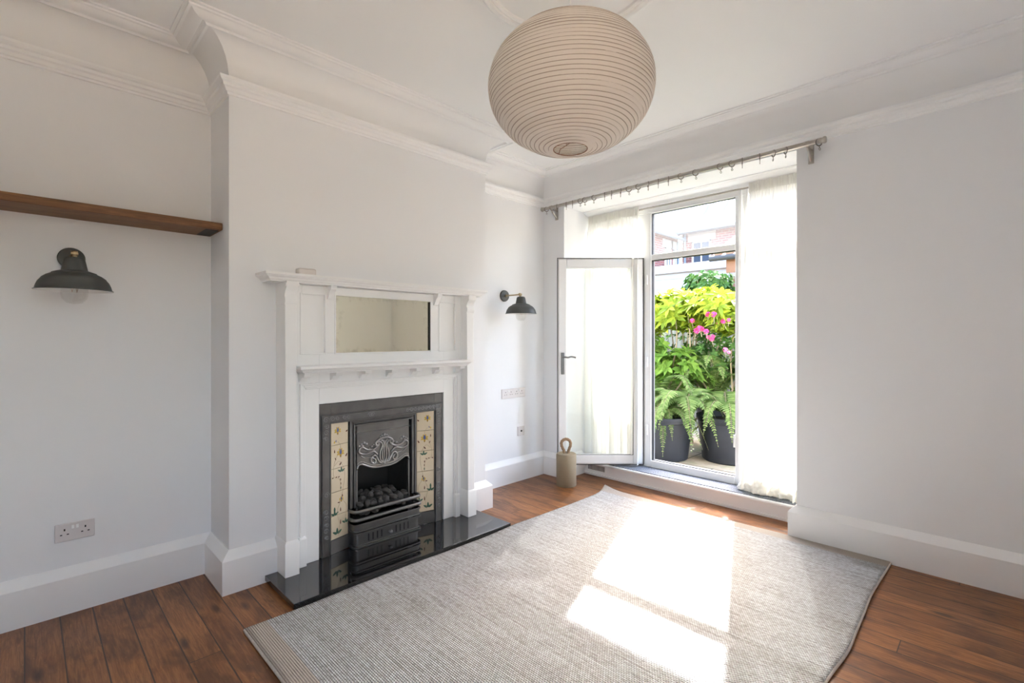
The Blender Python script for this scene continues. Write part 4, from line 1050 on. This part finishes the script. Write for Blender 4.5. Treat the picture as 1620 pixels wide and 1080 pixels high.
def fern(label, base, n, L_, seed, tilt=None, spread=(0, 2*PI), drp=(.6, 1.1), hi=.6):
    rn = random.Random(seed); r = thing('potted_fern', label, 'fern', base)
    for k in range(n):
        a = spread[0]+(spread[1]-spread[0])*(k+rn.uniform(-.3, .3))/n; out = Vector((math.cos(a), math.sin(a), 0)); l = L_*rn.uniform(.75, 1.15); dr = rn.uniform(*drp); hh_ = hi*rn.uniform(.7, 1.2)
        pts = []; N_ = 26
        for i in range(N_+1):
            t = i/N_; pts.append(out*(l*(t*.85))+Vector((0, 0, l*(hh_*math.sin(t*PI*.62)*.9-dr*t**2.3*.9)))+Vector((0, 0, 0)))
        mb = MB(); mb.tube(pts, [.003*(1-.7*i/N_) for i in range(N_+1)], 5, mi=1)
        side = out.cross(Vector((0, 0, 1)))
        for i in range(3, N_+1):
            t = i/N_; w_ = l*.25*math.sin(min(1, t*1.25+.12)*PI*.92)**.8 if t < .8 else l*.25*(1-t)*1.9+.004
            tg = (pts[i]-pts[i-1]).normalized(); nrm_ = side.cross(tg)
            for sg in (-1, 1):
                d_ = side*sg+tg*.35
                leafquad(mb, pts[i], d_, nrm_, w_, l*.031, 0, .18)
                leafquad(mb, (pts[i]+pts[i-1])/2, d_, nrm_, w_*.93, l*.026, 0, .22)
        mb.build('frond', [M['leaf_fern'], M['stem']], r, fix=False)
    return r
fern('bright green fern arching over the front of the left pot', (-2.50, 4.72, .50), 17, .48, 21, drp=(.7, 1.3), hi=.55)
fern('bright green fern spilling between the two pots', (-2.36, 4.86, .58), 13, .62, 22, drp=(.9, 1.6), hi=.6)
fern('green fern with long fronds growing over the right pot', (-2.0, 5.08, .52), 16, .66, 23, drp=(.6, 1.2), hi=.7)
fern('darker fern rising behind the left pot', (-2.78, 5.15, .50), 14, .60, 24, drp=(.3, .8), hi=1.0)
fern('pale green fern leaning over the left rim between pot and doorway frame', (-2.66, 4.84, .50), 12, .46, 27, drp=(.5, 1.0), hi=.8)
fern('tall fern standing behind the right pot by the back fence', (-2.3, 5.5, .60), 14, .60, 25, drp=(.3, .7), hi=1.1)
shrub('leafy_shrub', 'lime green large leaved shrub at the left of the doorway view', 'shrub', (-3.05, 5.35, GZ), [(-3.1, 5.3, 1.62, .38, .30, .24), (-3.35, 5.5, 1.5, .35, .3, .3)], M['leaf_lime'], 150, .15, .055, 31, 7, 7)
shrub('leafy_shrub', 'lime green large leaved shrub in the middle of the doorway view', 'shrub', (-2.62, 5.5, GZ), [(-2.66, 5.35, 1.60, .34, .28, .25), (-2.45, 5.6, 1.66, .3, .26, .24)], M['leaf_lime'], 150, .15, .055, 32, 8, 7)
shrub('leafy_shrub', 'lime green large leaved shrub at the right of the doorway view', 'shrub', (-2.15, 5.5, GZ), [(-2.15, 5.3, 1.60, .34, .28, .26), (-1.85, 5.5, 1.5, .35, .3, .3)], M['leaf_lime'], 140, .15, .055, 33, 7, 7)
shrub('broadleaf_bush', 'mid green broad leaved bush below the lime shrub on the left', 'shrub', (-3.0, 5.25, GZ), [(-2.98, 5.15, 1.18, .30, .22, .2), (-2.6, 5.2, 1.0, .3, .2, .2), (-3.3, 5.3, 1.0, .3, .25, .3)], M['leaf_mid'], 170, .13, .06, 34, 6, 6)
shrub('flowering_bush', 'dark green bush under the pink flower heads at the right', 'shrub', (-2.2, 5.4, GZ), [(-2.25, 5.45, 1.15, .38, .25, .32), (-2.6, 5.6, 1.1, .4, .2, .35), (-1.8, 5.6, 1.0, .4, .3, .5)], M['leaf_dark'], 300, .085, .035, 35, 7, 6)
shrub('undergrowth_bush', 'fine leaved dark green undergrowth filling the space above the pots', 'shrub', (-2.7, 5.6, GZ), [(-3.0, 5.6, .85, .5, .22, .4), (-2.4, 5.75, .85, .45, .2, .4), (-3.5, 5.7, .9, .4, .25, .6), (-1.7, 5.8, .8, .4, .25, .5), (-2.6, 5.35, .8, .4, .15, .3)], M['leaf_mid'], 900, .07, .02, 36, 9, 7)
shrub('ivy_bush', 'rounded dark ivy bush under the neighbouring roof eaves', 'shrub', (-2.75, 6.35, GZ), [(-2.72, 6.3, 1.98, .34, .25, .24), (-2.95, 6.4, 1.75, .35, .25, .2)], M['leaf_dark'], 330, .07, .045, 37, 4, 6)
rn = random.Random(40); fb = None
for i, (px_, pz_) in enumerate(((1120, 497), (1106, 519), (1120, 533), (1110, 520), (1136, 510), (1144, 508), (1153, 506), (1128, 532), (1117, 524), (1095, 507), (1102, 523), (1126, 536), (1153, 557), (1147, 553), (1129, 497))):
    u = (px_-810)/775.19; Yp = 5.0+rn.uniform(-.06, .05); t_ = Yp/(.7053+.7089*u)
    x = (-.7089+.7053*u)*t_; z = 1.32+(534.35-pz_)/775.19*t_
    if fb is None:
        b = MB()
        for k in range(26):
            d = Vector((rn.gauss(0, 1), rn.gauss(0, 1), rn.gauss(0, 1)+.4)).normalized()
            whorl(b, d*.026, d, 4, .02, .016, rn, 0, 1, 0)
        b.tube([(0, 0, -.12), (0, 0, 0)], .003, 5, mi=1)
        fb = b.build('flower_head', [M['pink'], M['stem']], fix=False); o = fb
    else: o = fb.copy(); col.objects.link(o)
    if i == 12: o.data = fb.data.copy(); o.data.materials[0] = M['palepink']
    if i == 13: o.data = bpy.data.objects['flower_head.012'].data
    o.location = (x, Yp, z); s = rn.uniform(.5, .8); o.scale = (s, s, s); o.rotation_euler = (rn.uniform(-.3, .3), rn.uniform(-.3, .3), rn.uniform(0, 6))
    tag(o, 'deep pink flower head among the leaves right of centre in the doorway', 'flower', 'deep pink flower heads in the garden')
    if i in (12, 13): tag(o, 'paler pink flower head low at the right edge of the doorway view', 'flower', 'pale pink flower heads')
# fence behind the plants
fn = thing('garden_fence', 'weathered timber board fence behind the garden plants', 'fence', (-2.5, 6.7, GZ))
b = MB(); x = -4.6
while x < 2.1: b.box((x, -.01, 0), (x+.115, .01, 1.45)); x += .125
b.build('fence_board', M['fence'], fn)
b = MB(); b.box((-4.6, .01, .3), (2.1, .05, .38)); b.box((-4.6, .01, 1.15), (2.1, .05, 1.23)); b.build('fence_rail', M['fence'], fn)
# white outbuilding
ob = thing('white_outbuilding', 'long white clad outbuilding beyond the garden plants', 'outbuilding', (-5.0, 9.0, GZ))
b = MB(); b.box((-4, 0, 0), (4.8, 1.5, 2.55)); b.build('wall', M['render_wall'], ob)
b = MB()
for k in range(12): b.box((-4, -.012, .3+k*.19), (4.8, 0, .3+k*.19+.165))
b.build('cladding', M['render_wall'], ob, bevel=.004)
b = MB(); b.box((-4.05, -.06, 2.55), (4.85, 1.6, 2.66)); b.box((-4.05, -.09, 2.50), (4.85, -.02, 2.60)); b.build('coping', M['render_wall'], ob, bevel=.01)
# neighbouring lean-to roof with gutter
lr_ = thing('tiled_outhouse', 'small outhouse with clay tiled roof and dark gutter at the right', 'outhouse', (-1.0, 7.2, GZ))
b = MB(); b.box((-1.75, 0, 0), (1.8, 1.6, 2.12)); b.build('wall', M['brick'], lr_)
b = MB(); b.add([(-1.95, -.22, 2.42), (1.9, -.22, 2.42), (1.9, 1.0, 2.98), (-1.95, 1.0, 2.98), (-1.95, -.22, 2.36), (1.9, -.22, 2.36), (1.9, 1.0, 2.92), (-1.95, 1.0, 2.92)], [(0,1,2,3),(7,6,5,4),(0,4,5,1),(1,5,6,2),(2,6,7,3),(3,7,4,0)])
for k in range(24): b.tube([(-1.87+k*.16, -.24, 2.435), (-1.87+k*.16, 1.0, 2.99)], .05, 8)
b.build('tiled_roof', M['rooftile'], lr_, smooth=40)
b = MB(); b.box((-1.78, -.16, 2.16), (1.8, -.12, 2.36)); b.build('fascia_board', M['fascia'], lr_)
b = MB(); b.tube([(-1.98, -.24, 2.37), (1.9, -.24, 2.37)], .04, 12); b.tube([(-1.65, -.1, 2.2), (-1.65, -.1, 1.6)], .03, 8); b.build('gutter', M['gutter'], lr_, smooth=40)
# brick houses at the back (an L of two wings)
bh = thing('brick_house', 'red brick house with slate roof and skylights facing the garden', 'house', (-7.8, 16.0, 0))
b = MB(); b.box((0, 0, 0), (14, 6, 5.05)); b.build('wall', M['brick'], bh)
b = MB(); zt_ = 5.08; slope = .9
b.add([(-6, -.3, zt_-.15), (14.4, -.3, zt_-.15), (14.4, 4.2, zt_-.15+4.5*slope), (-6, 4.2, zt_-.15+4.5*slope), (-6, -.3, zt_-.3), (14.4, -.3, zt_-.3), (14.4, 4.2, zt_-.3+4.5*slope), (-6, 4.2, zt_-.3+4.5*slope)], [(0,1,2,3),(7,6,5,4),(0,4,5,1),(1,5,6,2),(2,6,7,3),(3,7,4,0)])
b.build('slate_roof', M['slate'], bh)
b = MB(); b.tube([(0.0, -.36, zt_-.2), (14.4, -.36, zt_-.2)], .07, 8); b.tube([(.14, -.1, zt_-.25), (.14, -.1, 0)], .04, 8); b.build('gutter', M['blue_gutter'], bh, smooth=40)
def skylight(x0, x1, y0, y1):
    def zz(y, o_): return zt_-.15+(y+.3)*slope+o_
    b = MB(); b.add([(x0, y0, zz(y0, 0)), (x1, y0, zz(y0, 0)), (x1, y1, zz(y1, 0)), (x0, y1, zz(y1, 0)), (x0, y0, zz(y0, .12)), (x1, y0, zz(y0, .12)), (x1, y1, zz(y1, .12)), (x0, y1, zz(y1, .12))], [(3,2,1,0),(4,5,6,7),(0,1,5,4),(1,2,6,5),(2,3,7,6),(3,0,4,7)])
    o_ = b.build('skylight', M['blue_gutter'], bh)
    e = .04; b = MB(); b.add([(x0+e, y0+e, zz(y0+e, .13)), (x1-e, y0+e, zz(y0+e, .13)), (x1-e, y1-e, zz(y1-e, .13)), (x0+e, y1-e, zz(y1-e, .13))], [(0,1,2,3)]); b.build('pane', M['upvc'], o_)
skylight(.2, .62, .22, .68); skylight(.84, 1.28, .26, .72)
def house_window(parent, x0, x1, z0, z1, yface=0, horiz=True):
    def B(mb, a0, a1, c0, c1, d0, d1):
        if horiz: mb.box((a0, d0, c0), (a1, d1, c1))
        else: mb.box((-.1-d0, a0, c0), (-.1-d1, a1, c1))
    f = MB(); e = .05
    B(f, x0, x0+e, z0, z1, -.05, .02); B(f, x1-e, x1, z0, z1, -.05, .02); B(f, x0, x1, z0, z0+e, -.05, .02); B(f, x0, x1, z1-e, z1, -.05, .02); B(f, (x0+x1)/2-.02, (x0+x1)/2+.02, z0, z1, -.05, .02)
    fo = f.build('window', M['upvc'], parent); g = MB(); B(g, x0+e, x1-e, z0+e, z1-e, -.02, -.01); g.build('pane', M['darkglass'], fo)
    l = MB(); B(l, x0-.15, x1+.15, z1, z1+.28, -.03, .02); l.build('lintel', M['render_wall'], parent)
    return fo
house_window(bh, .36, 1.0, 3.4, 4.55); house_window(bh, 2.6, 3.4, 3.4, 4.55)
WO = (-0.1, -5.1, 0)
def wbuild(mb, name, mat, **k):
    mb.v = [(p[0]+WO[0], p[1]+WO[1], p[2]) for p in mb.v]; return mb.build(name, mat, bh, **k)
b = MB(); b.box((-5, 0, 0), (0, 5.0, 4.74)); wbuild(b, 'wing_wall', M['brick'])
b = MB(); b.add([(.2, -.3, 4.72), (.2, 5.3, 4.72), (-3, 5.3, 7.4), (-3, -.3, 7.4), (.2, -.3, 4.60), (.2, 5.3, 4.60), (-3, 5.3, 7.28), (-3, -.3, 7.28)], [(0,1,2,3),(7,6,5,4),(0,4,5,1),(1,5,6,2),(2,6,7,3),(3,7,4,0)]); wbuild(b, 'wing_roof', M['slate'])
b = MB(); b.tube([(.24, -.3, 4.64), (.24, 5.0, 4.64)], .06, 8); b.tube([(.08, 4.85, 4.6), (.08, 4.85, 0)], .04, 8); wbuild(b, 'gutter', M['blue_gutter'], smooth=40)
house_window(bh, -1.05, -.68, 3.3, 4.3, horiz=False); house_window(bh, -.48, -.16, 3.3, 4.3, horiz=False)
